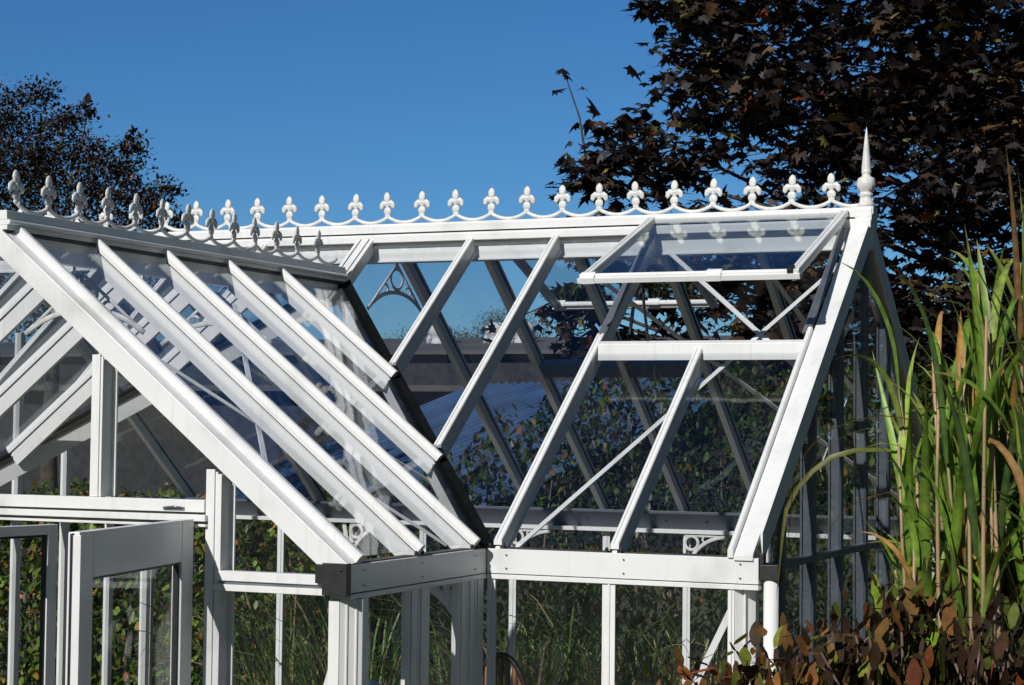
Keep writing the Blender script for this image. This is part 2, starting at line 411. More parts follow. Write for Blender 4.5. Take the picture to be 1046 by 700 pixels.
# gutter end caps, hopper, downpipe
b = MB(); b.box((-.105, FY - .032, -.120), (.004, FY + .008, .006)); b.box((-.14, FY - .025, -.075), (-.1055, FY + .006, .0)); b.tube([(-.02, FY - .033, -.02), (-.02, FY - .038, -.02)], .006, k=8)
soften(b.build('gutter_end', BLACK, gh), .003)
b = MB(); b.box((EX + .031, .005, -.095), (EX + .115, .085, -.028)); b.box((EX + .031, .01, -.027), (EX + .05, .05, .02))
soften(b.build('pipe_hopper', BLACK, gh), .003)
b = MB(); b.tube([(EX + .075, .04, -.092), (EX + .075, .04, -1.9)], .032, k=20)
b.tube([(EX + .075, .04, -.5), (EX + .075, .04, -.54)], .036, k=20)
b.build('downpipe', WHITE, gh)
for p, s in ((MF(.05, .012), 0), (MF(.612, .012), 0), (PR(-.012, -.67), 1), (PR(-.012, -.11), 1)):
    for k in (-1, 1):
        b = MB(); o = Vector((k * .034, -.006, 0)) if s == 0 else Vector((.004, k * .030, 0))
        b.ellipsoid(p + o + Vector((0, 0, .004)), [(.009, 0, 0), (0, .009, 0), (0, 0, .010)])
        b.build('foot_cover', BLACK, gh)

# ------------------------------------------------------------------ walls
def post(sec, z0, z1, name='post', mats=WHITE):
    b = MB(); n = len(sec)
    b.add([(x, y, z0) for x, y in sec] + [(x, y, z1) for x, y in sec],
          [tuple(range(n))[::-1], tuple(range(n, 2 * n))] + [(i, (i + 1) % n, n + (i + 1) % n, n + i) for i in range(n)])
    return soften(b.build(name, mats, gh), .002)
rect = lambda x0, x1, y0, y1: [(x0, y0), (x1, y0), (x1, y1), (x0, y1)]
G0 = -EH
def stud(x0, x1, y, z0, z1, deep=.055):
    b = MB(); b.box((x0, y, z0), (x1, y + .012, z1)); b.box((x0 + .006, y + .0125, z0), (x1 - .016, y + deep, z1))
    b.box((x0 + (x1 - x0) * .45, y - .006, z0), (x0 + (x1 - x0) * .62, y - .0005, z1))
    return soften(b.build('post', WHITE, gh), .0015)
TOP = -.138
# main front
stud(.003, .043, .006, G0, TOP); stud(.558, .619, .006, G0, TOP)
stud(1.133, 1.163, .006, G0, TOP, deep=.03)
for x in (mirror(.59), mirror(1.14)): stud(x - .03, x + .03, .006, G0, TOP)
post([(1.165, .010), (1.235, .080), (EX, .12), (1.20, .12), (1.15, .04)], G0, TOP)
post([(1.165 + .03, .034), (1.165 + .036, .028), (1.165 + .042, .034), (1.165 + .036, .040)], G0, TOP, 'post_bead')
# porch front
post([(-.094, FY + .006), (-.046, FY + .006), (-.046, FY + .05), (-.094, FY + .05)], G0, TOP)
post([(-.044, FY + .008), (.022, FY + .074), (.022, FY + .12), (-.02, FY + .12), (-.044, FY + .06)], G0, TOP)
for t in (.3, .72):
    cx, cy = -.044 + .066 * t, FY + .008 + .066 * t
    post([(cx + .0, cy - .006), (cx + .006, cy), (cx, cy + .006), (cx - .006, cy)], G0, TOP, 'post_bead')
post(rect(mirror(.022), mirror(-.094), FY + .006, FY + .09), G0, TOP)
z_r = lambda x: TP * min(-x, x - 2 * PX) - .115
def fstud(x0, x1, z0):
    b = MB(); y = FY + .004; z1 = z_r(x1 if x1 > PX else x0) - .0
    b.box((x0, y, z0), (x0 + .040, y + .012, z1 + .02)); b.box((x0 + .042, y + .004, z0), (x0 + .052, y + .012, z1 + .01)); b.box((x0 + .053, y, z0), (x1 - .022, y + .012, z1))
    b.box((x0 + .012, y + .0125, z0), (x1 - .026, y + .075, z1)); b.box((x0 + .002, y + .0755, z0), (x1 - .004, y + .086, z1))
    return soften(b.build('post', WHITE, gh), .0015)
fstud(-.665, -.570, G0); fstud(mirror(-.570), mirror(-.665), G0)
fstud(-1.233, -1.155, .2375); fstud(mirror(-1.155), mirror(-1.233), .2375)
# transom in the side light of the porch, and door head
b = MB()
b.box((-.605, FY - .006, -.084), (-.107, FY + .05, -.045)); b.box((-.615, FY - .012, -.124), (-.107, FY + .055, -.098)); b.box((-.60, FY + .004, -.0975), (-.107, FY + .05, -.0845), 1)
soften(b.build('transom', [WHITE, ALU], gh))
b = MB(); x0, x1 = mirror(-.667), -.667
b.box((x0, FY - .004, .186), (x1, FY + .05, .236)); b.box((x0, FY + .002, .1775), (x1, FY + .05, .1855), 1)
b.box((x0, FY - .016, .150), (x1 + .012, FY + .055, .177)); b.box((x0, FY - .010, .1395), (x1 + .010, FY + .05, .1495), 1); b.box((x0, FY - .012, .128), (x1 + .012, FY + .05, .139))
soften(b.build('door_head', [WHITE, BLACK], gh))
b = MB()
b.box((-.86, FY - .010, .194), (-.76, FY - .0045, .206)); b.tube([(-.85, FY - .016, .203), (-.80, FY - .020, .208), (-.77, FY - .014, .204)], .004, k=6)
b.build('vent_catch', ALU, gh)
# porch side wall (faces the corner)
for (y0, y1) in ((-.775, -.69), (-.685, -.575), (-.285, -.20), (-.195, -.12), (-.112, -.02)):
    b = MB(); b.box((-.016, y0, G0), (-.002, y1, TOP)); b.box((-.05, y0 + .03, G0), (-.0165, y0 + .045, TOP)); b.box((-.0015, y0 + .02, G0), (.004, y0 + .03, TOP))
    soften(b.build('post', WHITE, gh), .0015)
for y in (-1.1, -.65, -.2): post(rect(2 * PX, 2 * PX + .03, y - .03, y + .03), G0, TOP)
# back wall
for x in (-4.66, -4.1, -3.532, -2.939, -2.388, -1.70, -1.017, -.45, .10, .69, 1.19): stud(x - .026, x + .026, BY - .06, G0, -.14)
# end gables
zg = lambda y: TM * min(y, BY - y) - .10
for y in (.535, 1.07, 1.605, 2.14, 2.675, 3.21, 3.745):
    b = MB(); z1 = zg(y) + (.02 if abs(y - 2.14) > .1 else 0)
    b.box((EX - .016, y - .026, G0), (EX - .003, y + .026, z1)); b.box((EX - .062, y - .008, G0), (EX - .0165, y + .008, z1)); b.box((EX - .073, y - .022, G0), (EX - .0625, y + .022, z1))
    soften(b.build('post', SHADE_GREY, gh), .0015)
for y in (.535, 1.07, 1.605, 2.675, 3.21, 3.745): post(rect(WX, WX + .05, y - .025, y + .025), G0, zg(y))
post(rect(EX - .05, EX, BY - .10, BY), G0, -.14); post(rect(WX, WX + .06, BY - .10, BY), G0, -.14); post(rect(WX, WX + .06, .0, .06), G0, TOP)

# ------------------------------------------------------------------ glass
def pane(poly, n, t=.004, m=GLASS, name='glass_pane', par=None):
    n = Vector(n).normalized(); poly = [Vector(p) for p in poly]; k = len(poly)
    c = sum(poly, Vector()) / k
    if (poly[1] - poly[0]).cross(poly[2] - poly[1]).dot(n) < 0: poly.reverse()
    b = MB(); b.add([p - n * (t / 2) for p in poly] + [p + n * (t / 2) for p in poly],
                    [tuple(range(k))[::-1], tuple(range(k, 2 * k))] + [(i, (i + 1) % k, k + (i + 1) % k, k + i) for i in range(k)])
    return b.build(name, m, par or gh)
yT = RY - .09; e = .014
for x0, x1 in ((.05, .612), (.612, 1.155)): pane([MF(x0 + e, .03), MF(x1 - e, .03), MF(x1 - e, 1.19), MF(x0 + e, 1.19)], nF)
def vpane(xa, xb, f):
    ya, yb = -xa * TP / TM + .03, -xb * TP / TM + .03
    pts = [MF(xa, ya), MF(xb, yb), MF(xb, yT), MF(xa, yT)]
    pane([Vector((f(p.x), p.y, p.z)) for p in pts], nF)
for f in (lambda x: x, mirror):
    vpane(.036 if f(0) == 0 else 0.03, -.52 + e, f) if False else None
    pts = [MF(.036, .03), MF(-.03, .06), MF(-.52 + e, .56), MF(-.52 + e, yT), MF(.036, yT)]
    pane([Vector((f(p.x), p.y, p.z)) for p in pts], nF)
    vpane(-.52 - e, -1.05 + e, f); vpane(-1.05 - e, PX + .04, f)
pane([MF(mirror(.064), .03), MF(mirror(.598), .03), MF(mirror(.598), yT), MF(mirror(.064), yT)], nF)
pane([MF(mirror(.626), .03), MF(WX + .08, .03), MF(WX + .08, yT), MF(mirror(.626), yT)], nF)
bx = [EX - .09, .62, .06, -.46, -1.02, -1.56, -2.10, -2.65, -3.2, -3.75, -4.3, WX + .03]
for i in range(len(bx) - 1):
    a, c = bx[i] - e, bx[i + 1] + e
    if .0 < a < .07 or -.5 < a < -.4: y1 = 3.09            # below the back roof vent
    else: y1 = RY + .09
    pane([MK(a, BY - .04), MK(c, BY - .04), MK(c, y1), MK(a, y1)], nB)
ys = [FY + .045, -.67, -.11, .45, .99]
for P, n, mf in ((PR, nR, lambda x: x), (PL, nL, mirror)):
    xt = PX + .085
    for i in range(2):
        y0, y1 = ys[i] + (.02 if i == 0 else e), ys[i + 1] - e
        pane([P(mf(-.03), y0), P(mf(-.03), y1), P(mf(xt), y1), P(mf(xt), y0)], n)
    pane([P(mf(-.03), -.11 + e), P(mf(-.03), -.02), P(mf(-(.45 - e + .03) * TM / TP), .45 - e), P(mf(xt), .45 - e), P(mf(xt), -.11 + e)], n)
    vx = lambda y: -(y + .03) * TM / TP
    pane([P(mf(vx(.45 + e)), .45 + e), P(mf(vx(.99 - e)), .99 - e), P(mf(xt), .99 - e), P(mf(xt), .45 + e)], n)
    pane([P(mf(vx(.99 + e)), .99 + e), P(mf(xt), -xt * TP / TM - .03), P(mf(xt), .99 + e)], n)
fy = FY + .022
zz = lambda x: TP * min(-x, x - 2 * PX) - .09
def wallpane(x0, x1, z0, z1a, z1b, y): pane([(x0, y, z0), (x1, y, z0), (x1, y, z1b), (x0, y, z1a)], (0, -1, 0), m=WALLGLASS)
wallpane(-.575, -.16, -.05, zz(-.575), zz(-.16), fy); wallpane(-.575, -.095, G0 + .1, -.12, -.12, fy)
wallpane(-1.165, -.65, .235, zz(-1.165), zz(-.65), fy); wallpane(PX + .02, -1.225, .235, zz(PX + .02), zz(-1.225), fy)
wallpane(mirror(-1.225), PX - .02, .235, zz(-1.225), zz(PX + .02), fy); wallpane(mirror(-.65), mirror(-1.165), .235, zz(-.65), zz(-1.165), fy)
wallpane(mirror(-.095), mirror(-.575), G0 + .1, -.12, -.12, fy); wallpane(mirror(-.16), mirror(-.575), -.05, zz(-.16), zz(-.575), fy)
wallpane(.03, .57, G0 + .1, -.12, -.12, .022); wallpane(.608, 1.145, G0 + .1, -.12, -.12, .022)
for y0, y1 in ((FY + .1, -.77), (-.58, -.28)): pane([(-.02, y0, G0 + .1), (-.02, y1, G0 + .1), (-.02, y1, -.12), (-.02, y0, -.12)], (1, 0, 0), m=WALLGLASS)
gy = [.09, .535, 1.07, 1.605, 2.14, 2.675, 3.21, 3.745, 4.20]
for i in range(8):
    y0, y1 = gy[i] + .01, gy[i + 1] - .01
    pane([(EX - .020, y0, -.04), (EX - .020, y1, -.04), (EX - .020, y1, TM * min(y1, BY - y1) - .08), (EX - .020, y0, TM * min(y0, BY - y0) - .08)], (1, 0, 0), m=WALLGLASS)
    pane([(EX - .020, y0, G0 + .1), (EX - .020, y1, G0 + .1), (EX - .020, y1, -.08), (EX - .020, y0, -.08)], (1, 0, 0), m=WALLGLASS)
    pane([(WX + .020, y0, G0 + .1), (WX + .020, y1, G0 + .1), (WX + .020, y1, TM * min(y1, BY - y1) - .08), (WX + .020, y0, TM * min(y0, BY - y0) - .08)], (-1, 0, 0), m=WALLGLASS)
bxw = [-4.66, -4.1, -3.532, -2.939, -2.388, -1.70, -1.017, -.45, .10, .69, 1.19]
for i in range(10): wallpane(bxw[i] + .015, bxw[i + 1] - .015, G0 + .1, -.13, -.13, BY - .045)

# ------------------------------------------------------------------ roof vents
def sill(P, y, x0, x1, s, n, back=False):
    b = MB(); p0, p1 = P(x0, y), P(x1, y)
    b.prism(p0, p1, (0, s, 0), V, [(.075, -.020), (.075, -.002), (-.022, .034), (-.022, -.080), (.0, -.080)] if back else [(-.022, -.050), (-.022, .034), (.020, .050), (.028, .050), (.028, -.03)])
    return soften(b.build('vent_sill', SHADE_GREY if back else WHITE, gh))
sill(MF, 1.205, .076, 1.150, 1, nF); sill(MK, BY - 1.205, -.998, .034, -1, nB, back=True)
def sash(hinge_y, hinge_z, end_y, end_z, x0, x1, name='roof_vent'):
    h = Vector((0, hinge_y, hinge_z)); t = Vector((0, end_y, end_z)); d = (t - h).normalized()
    n = Vector((1, 0, 0)).cross(d); n = n if n.z > 0 else -n
    root = MB(); P = lambda x, p: Vector((x, p.y, p.z))
    STC = [(-.022, -.006), (-.022, .016), (-.016, .020), (-.005, .020), (-.002, .012), (.004, .012), (.007, .020), (.018, .020), (.022, .016), (.022, -.006)]
    for x in (x0 + .022, x1 - .022):
        root.prism(P(x, h), P(x, t), UX, n, STC); root.prism(P(x, h), P(x, t), UX, n, [(-.010, -.035), (-.010, -.0065), (.010, -.0065), (.010, -.035)], mi=0)
    root.prism(P(x0 - .012, t), P(x1 + .012, t), -d, n, [(-.014, -.022), (-.014, .004), (.004, .004), (.004, -.022)])
    root.prism(P(x0 - .004, t), P(x1 + .004, t), -d, n, [(.0045, -.012), (.0045, .014), (.016, .022), (.030, .014), (.030, -.012)])
    root.prism(P(x0, h), P(x1, h), -d, n, [(-.02, -.012), (-.02, .012), (.02, .012), (.02, -.012)])
    o = soften(root.build(name, [WHITE, BLACK], gh), .001)
    hh, tt = h + d * .02, t - d * .012
    g = pane([P(x0 + .03, hh), P(x1 - .03, hh), P(x1 - .03, tt), P(x0 + .03, tt)], n, m=SASHGLASS, name='vent_glass', par=o)
    for x in (x0 + .035, x0 + (x1 - x0) * .62):
        b = MB(); b.prism(P(x - .03, t), P(x + .045, t), -d, n, [(-.018, -.024), (-.018, .008), (.002, .020), (.012, .028), (.034, .026), (.034, -.016)])
        soften(b.build('glazing_clip', WHITE, o), .002)
    b = MB(); b.prism(P(x1 - .052, t), P(x1 - .022, t), -d, n, [(-.004, -.01), (-.004, .026), (.045, .034), (.045, -.01)])
    soften(b.build('corner_cap', BLACK, o), .002)
    return o
sash(2.075, RZ + .030, 1.055, 1.298, .025, 1.150)
sash(BY - 2.075, RZ + .030, 3.225, 1.312, -1.00, .06)
# vent stays
b = MB()
b.tube([(.33, 1.225, .99), (.335, 1.14, 1.19), (.34, 1.12, 1.275)], .008, k=6); b.tube([(.33, 1.20, .965), (.29, 1.7, 1.15)], .006, k=6)
b.build('vent_stay', BLACK, gh)
b = MB(); b.tube([(-.45, 3.05, .99), (-.45, 3.15, 1.29)], .012, k=6); b.build('vent_stay', BLACK, gh)
# open edges beside the front vent
for x in (.050, 1.128):
    b = MB(); b.prism(MF(x, 1.305), MF(x, RY - .09), UX, nF, [(-.022, .004), (-.022, .014), (-.014, .018), (.014, .018), (.022, .014), (.022, .004)], cut1=(0, 1, 0))
    soften(b.build('vent_channel', ALU, gh), .001)

# ------------------------------------------------------------------ braces and brackets
def brace(p0, p1, n, w=.026, t=.006, name='wind_brace'):
    p0, p1 = Vector(p0), Vector(p1); d = (p1 - p0).normalized(); sd = d.cross(Vector(n)).normalized()
    b = MB(); b.prism(p0, p1, sd, n, [(-w / 2, -t), (-w / 2, 0), (w / 2, 0), (w / 2, -t)])
    return b.build(name, WHITE, gh)
uF = nF * -.080; uB = nB * -.080; uR = nR * -.083
brace(MF(1.15, 1.93) + uF, MF(.06, .03) + uF, nF); brace(MF(.16, 2.02) + uF, MF(1.13, 1.16) + uF - nF * .01, nF)
brace(MK(1.15, BY - .1) + uB, MK(-.45, 2.3) + uB, nB, .03); brace(MK(.62, 2.3) + uB, MK(1.16, 3.9) + uB, nB, .03)
brace(MK(.05, BY - .1) + uB, MK(1.15, 2.5) + uB - nB * .01, nB, .03)
brace(MK(-2.1, BY - .2) + uB, MK(-3.7, 2.3) + uB, nB, .03)
brace(PR(PX + .25, -1.2) + uR, PR(-.1, -.1) + uR, nR); brace(PR(-.35, -1.2) + uR, PR(PX + .2, .4) + uR - nR * .01, nR)
brace((1.145, .066, -.20), (.94, .066, -.62), (0, -1, 0), .03); brace((-3.0, BY - .09, -.14), (-2.9, BY - .09, -.62), (0, -1, 0), .03)
brace((EX - .10, 2.1, .70), (EX - .10, 1.55, .35), (1, 0, 0), .03)
brace((-.70, FY + .10, -.10), (-.60, FY + .10, -.62), (0, -1, 0), .03)
brace((-.19, FY + .10, -.62), (-.09, FY + .10, -.30), (0, -1, 0), .03)
def scroll_bracket(o, u, v, L, w=.030, th=.012):
    """spandrel bracket in the corner at o between the members running along u and v"""
    o, u, v = Vector(o), Vector(u).normalized(), Vector(v).normalized(); n = u.cross(v).normalized()
    b = MB(); P = lambda a, c: o + u * a + v * c
    arc = [P(L * (1 - math.sin(t)), L * (1 - math.cos(t)) ) for t in np.linspace(0, math.pi / 2, 13)]
    b.tube(arc, w * .45, k=8, flat=.35, flatdir=n)
    r = L * .15; c = (L * .155, L * .155)
    b.tube([P(c[0] + r * math.cos(t), c[1] + r * math.sin(t)) for t in np.linspace(0, 2 * math.pi, 19)], w * .36, k=8, flat=.4, flatdir=n, cap=False)
    for s in (0, 1):
        cc = (L * .48, L * .075) if s == 0 else (L * .075, L * .48); r2 = L * .06
        b.tube([P(cc[0] + r2 * math.cos(t) * (1 + t * .06), cc[1] + r2 * math.sin(t) * (1 + t * .06)) for t in np.linspace(0, 1.6 * math.pi, 14)], w * .28, k=6, flat=.45, flatdir=n)
    b.tube([P(0, 0), P(L, 0)], w * .3, k=6, flat=.5, flatdir=n); b.tube([P(0, 0), P(0, L)], w * .3, k=6, flat=.5, flatdir=n)
    return b.build('scroll_bracket', CAST, gh)
for x in (-1.56, -2.65, -3.75):
    dF, dB = Vector((0, -1, -TM)), Vector((0, 1, -TM))
    scroll_bracket((x, RY, RZ - .17), dF, dB, .46)
for y in (-.67, .45):
    scroll_bracket((PX, y, PZ - .17), (1, 0, -TP), (-1, 0, -TP), .42)
for x in (-2.939, -1.70, -.45): scroll_bracket((x, BY - .10, -.15), (1, 0, 0), (0, 0, -1), .30)
scroll_bracket((-.10, .05, -.14), (-1, 0, 0), (0, 0, -1), .40, w=.05)
# tie bars across the long house


# ------------------------------------------------------------------ doors
def door(hx, hy, dx, dy, w, ztop, label, st=.120, rail=.165):
    d = Vector((dx, dy, 0)).normalized(); n = Vector((-d.y, d.x, 0))
    o = Vector((hx, hy, 0)); z0 = G0 + .06; th = .042
    def Q(u, v, z): return o + d * u + n * v + Vector((0, 0, z))
    def bar(b, u0, u1, z0_, z1_, v0=0, v1=th, mi=0, mit=(0, 0, 0, 0)):
        b.add([Q(u0 + mit[0], v0, z0_), Q(u1 - mit[1], v0, z0_), Q(u1 - mit[1], v1, z0_), Q(u0 + mit[0], v1, z0_),
               Q(u0 + mit[2], v0, z1_), Q(u1 - mit[3], v0, z1_), Q(u1 - mit[3], v1, z1_), Q(u0 + mit[2], v1, z1_)],
              [(0,3,2,1),(4,5,6,7),(0,1,5,4),(1,2,6,5),(2,3,7,6),(3,0,4,7)], mi)
    b = MB()
    bar(b, 0, st, z0, ztop); bar(b, w - st, w, z0, ztop)
    bar(b, st + .001, w - st - .001, ztop - rail, ztop); bar(b, st + .001, w - st - .001, z0, z0 + .12); bar(b, st + .001, w - st - .001, -.98, -.90)
    for (a, c) in ((w + .001, w + .012),) if st > .1 else (): bar(b, a, c, z0, ztop - .004, .004, .012); bar(b, a, c - .004, z0, ztop - .004, .014, .022, 1); bar(b, a, c + .004, z0, ztop - .01, .024, th + .012)
    fr = soften(b.build('door', [WHITE, BLACK], gh), .002)
    if label: fr['label'] = label
    b = MB()
    for (u0, u1, za, zb) in ((st, w - st, ztop - rail - .011, ztop - rail - .0005), (st, w - st, z0 + .1205, z0 + .13)): bar(b, u0 + .001, u1 - .001, za, zb, .008, .030)
    for (u0, u1) in ((st + .0005, st + .010), (w - st - .010, w - st - .0005)): bar(b, u0, u1, z0 + .131, ztop - rail - .012, .008, .030)
    b.build('door_bead', BLACK, fr)
    pane([Q(st + .004, .019, z0 + .13), Q(w - st - .004, .019, z0 + .13), Q(w - st - .004, .019, ztop - rail - .005), Q(st + .004, .019, ztop - rail - .005)], n, m=WALLGLASS, name='door_glass', par=fr)
    for zc in (-.02, -.75, -1.5):
        b = MB(); c0 = Q(-.030, th * .5, zc)
        b.tube([c0 - Vector((0, 0, .055)), c0 - Vector((0, 0, .003))], .014, k=12); b.tube([c0 + Vector((0, 0, .003)), c0 + Vector((0, 0, .055))], .014, k=12)
        bar(b, -.030, -.001, zc - .05, zc + .05, th * .35, th * .6)
        b.build('hinge', ALU, fr)
    b = MB(); hz = -.85
    b.tube([Q(w - .05, -.002, hz), Q(w - .05, -.05, hz), Q(w - .17, -.055, hz)], .010, k=10); bar(b, w - .065, w - .035, hz - .11, hz + .07, -.008, -.0005)
    b.build('handle', ALU, fr)
    return fr
door(-.738, FY - .040, .215, -1.06, 1.08, .160, 'door leaf swung open outwards, its side in shade')
door(-1.93, FY + .06, .17, .98, .555, .080, 'narrow framed door leaf folded inwards beyond the open doorway', st=.060, rail=.045)

# ------------------------------------------------------------------ things inside
b = MB()
ang = np.linspace(0, math.pi, 15)
b.tube([(-1.20 + .17 * math.cos(t), 2.9, -1.13 + .24 * math.sin(t) * 1.2) for t in ang], .020, k=8)
for i in range(-3, 4):
    x = -1.20 + i * .045; h = .24 * 1.2 * math.sqrt(max(0, 1 - (i * .045 / .17) ** 2)); b.tube([(x, 2.9, -1.30), (x, 2.905, -1.13 + h)], .018, k=6, mi=1)
for sx in (-1, 1): b.tube([(-1.20 + sx * .17, 2.9, -1.13), (-1.20 + sx * .17, 2.9, -1.42), (-1.20 + sx * .19, 2.92, -1.9)], .020, k=8)
WOODD = principled('dark_stained_wood', (.035, .02, .014), (.02, .012, .01), rough=.35, scale=20)
WOOD = principled('honey_cane', (.30, .16, .07), (.18, .085, .035), rough=.5, scale=12, stretch=(8, 8, 1))
ch = empty('garden_chair', (-1.20, 2.7, 0)); tag(ch, 'dark rimmed brown chair with rounded back standing inside the greenhouse', 'chair')
o = b.build('backrest', [WOODD, WOOD]); o.parent = ch; o.matrix_parent_inverse = Matrix.Translation((1.20, -2.7, 0))
b = MB(); b.box((-1.40, 2.46, -1.46), (-1.00, 2.88, -1.42)); o = soften(b.build('seat', WOOD), .01); o.parent = ch; o.matrix_parent_inverse = Matrix.Translation((1.20, -2.7, 0))
for sx in (-1.38, -1.02):
    b = MB(); b.tube([(sx, 2.49, -1.461), (sx, 2.47, -1.9)], .018, k=8); o = b.build('leg', WOODD); o.parent = ch; o.matrix_parent_inverse = Matrix.Translation((1.20, -2.7, 0))

SACK = principled('pale_blue_plastic', (.42, .52, .66), (.34, .44, .60), rough=.5, scale=5, bump=.4, bscale=8)
b = MB(); b.ellipsoid((-.52, -.2, -1.0), [(0, 0, .40), (.17, .02, 0), (0, .14, 0)], k=20, rings=14, pw=.6)
sk = b.build('fabric_sack', SACK); tag(sk, 'pale blue rounded sack standing just behind the porch corner post', 'sack')
b = MB(); b.box((-.85, -.45, -1.9), (-.2, .05, -1.40)); st = soften(b.build('potting_bench', WOOD), .01); tag(st, 'low wooden potting bench carrying the pale blue sack', 'bench')

# ------------------------------------------------------------------ plants
def tonemesh(name, V_, faces, tone, m, parent=None, smooth=False):
    me = bpy.data.meshes.new(name)
    V_ = np.asarray(V_, dtype=np.float32).reshape(-1, 3); k = faces.shape[1]
    me.vertices.add(len(V_)); me.vertices.foreach_set('co', V_.ravel())
    nf = len(faces); me.loops.add(nf * k); me.loops.foreach_set('vertex_index', faces.ravel().astype(np.int32))
    me.polygons.add(nf); me.polygons.foreach_set('loop_start', np.arange(0, nf * k, k, dtype=np.int32))
    try: me.polygons.foreach_set('loop_total', np.full(nf, k, dtype=np.int32))
    except Exception: pass
    me.update(calc_edges=True)
    a = me.color_attributes.new('tone', 'FLOAT_COLOR', 'POINT')
    c = np.ones((len(V_), 4), dtype=np.float32); c[:, :3] = tone; a.data.foreach_set('color', c.ravel())
    me.materials.append(m); me.validate()
    o = bpy.data.objects.new(name, me); COL.objects.link(o)
    if parent: o.parent = parent
    return o
# leaf outlines, each split into two folded halves so they catch light unevenly
def halves(right):      # right: outline points x>=0 from base to tip, returns verts and two faces of equal length
    r = [(x, y) for x, y in right]; k = len(r)
    vs = [(x, y, -.35 * abs(x) - .25 * y * y) for x, y in r] + [(-x, y, -.35 * abs(x) - .25 * y * y) for x, y in r[1:-1]]
    f1 = list(range(k)); f2 = [0] + [k + i for i in range(k - 2)] + [k - 1]
    return np.array(vs), np.array([f1, f2[::-1]])
MAPLEV = halves([(0, 0), (.20, .03), (.46, -.10), (.34, .14), (.60, .34), (.36, .36), (.42, .58), (.20, .52), (.12, .72), (0, 1.0)])
CURL = halves([(0, 0), (.10, .08), (.21, .22), (.27, .42), (.25, .60), (.15, .82), (.04, .94), (0, 1.0)])
CURL[0][:, 2] = -.55 * np.abs(CURL[0][:, 0]) - .55 * CURL[0][:, 1] ** 2 + .05 * np.sin(CURL[0][:, 1] * 14) * (np.abs(CURL[0][:, 0]) > .05)
OVAL = halves([(0, 0), (.22, .22), (.30, .5), (.18, .80), (0, 1.0)])
def rand_rot(n, tilt=1.0, droop=0.0):
    """random rotation matrices: z axis mostly up when tilt is small"""
    az = rng.uniform(0, 2 * np.pi, n); ti = np.abs(rng.normal(0, tilt, n)) + 0; az2 = rng.uniform(0, 2 * np.pi, n)
    c, s = np.cos(az), np.sin(az); z0 = np.zeros(n); o1 = np.ones(n)
    Rz = np.stack([np.stack([c, -s, z0], 1), np.stack([s, c, z0], 1), np.stack([z0, z0, o1], 1)], 1)
    c, s = np.cos(ti - droop), np.sin(ti - droop)
    Rx = np.stack([np.stack([o1, z0, z0], 1), np.stack([z0, c, -s], 1), np.stack([z0, s, c], 1)], 1)
    c, s = np.cos(az2), np.sin(az2)
    Rz2 = np.stack([np.stack([c, -s, z0], 1), np.stack([s, c, z0], 1), np.stack([z0, z0, o1], 1)], 1)
    return Rz @ Rx, Rz2
def leaves(name, centers, size, shape, palette, weights, m, parent=None, tilt=.8, droop=.6, sv=.3):
    centers = np.asarray(centers); n = len(centers); tv, tf = shape
    A, _ = rand_rot(n, tilt, droop)
    sz = size * rng.uniform(1 - sv, 1 + sv, n)
    asp = np.stack([rng.uniform(.65, 1.1, n), rng.uniform(.8, 1.1, n), rng.uniform(-.6, 2.4, n)], 1)
    P = tv[None] * asp[:, None, :]
    P = np.einsum('nij,nkj->nki', A, P) * sz[:, None, None] + centers[:, None, :]
    F = (tf[None] + (np.arange(n) * len(tv))[:, None, None]).reshape(-1, tf.shape[1])
    pi = rng.choice(len(palette), n, p=np.array(weights) / sum(weights)); tone = np.array(palette)[pi] * rng.uniform(.6, 1.35, (n, 1))
    tone = np.repeat(tone, len(tv), axis=0)
    return tonemesh(name, P.reshape(-1, 3), F, tone, m, parent)
def limb(b, p0, p1, r0, r1, wob=.08, n=9, k=7):
    p0, p1 = Vector(p0), Vector(p1); L = (p1 - p0).length; pts = []; rr = []
    off = [Vector((random.gauss(0, 1), random.gauss(0, 1), random.gauss(0, 1))) * wob * L * .3 for _ in range(3)]
    for i in range(n):
        t = i / (n - 1); w = off[0] * math.sin(math.pi * t) + off[1] * math.sin(2 * math.pi * t) * .5
        pts.append(p0.lerp(p1, t) + w); rr.append(r0 + (r1 - r0) * t)
    b.tube(pts, rr, k=k); return pts
def blob_points(c, r, n, squash=.8, hollow=.25, clumps=None):
    """leaf positions gathered on many small sprays inside a ball"""
    k = clumps or max(3, int(n / 14)); c = np.array(c)
    d = rng.normal(size=(k, 3)); d /= np.linalg.norm(d, axis=1)[:, None]
    cc = c + d * (r * rng.uniform(hollow, 1, (k, 1)) ** .6) * np.array([1, 1, squash])
    idx = rng.integers(0, k, n); sp = r * .16 + .05
    return cc[idx] + rng.normal(size=(n, 3)) * sp * np.array([1, 1, .55]), cc

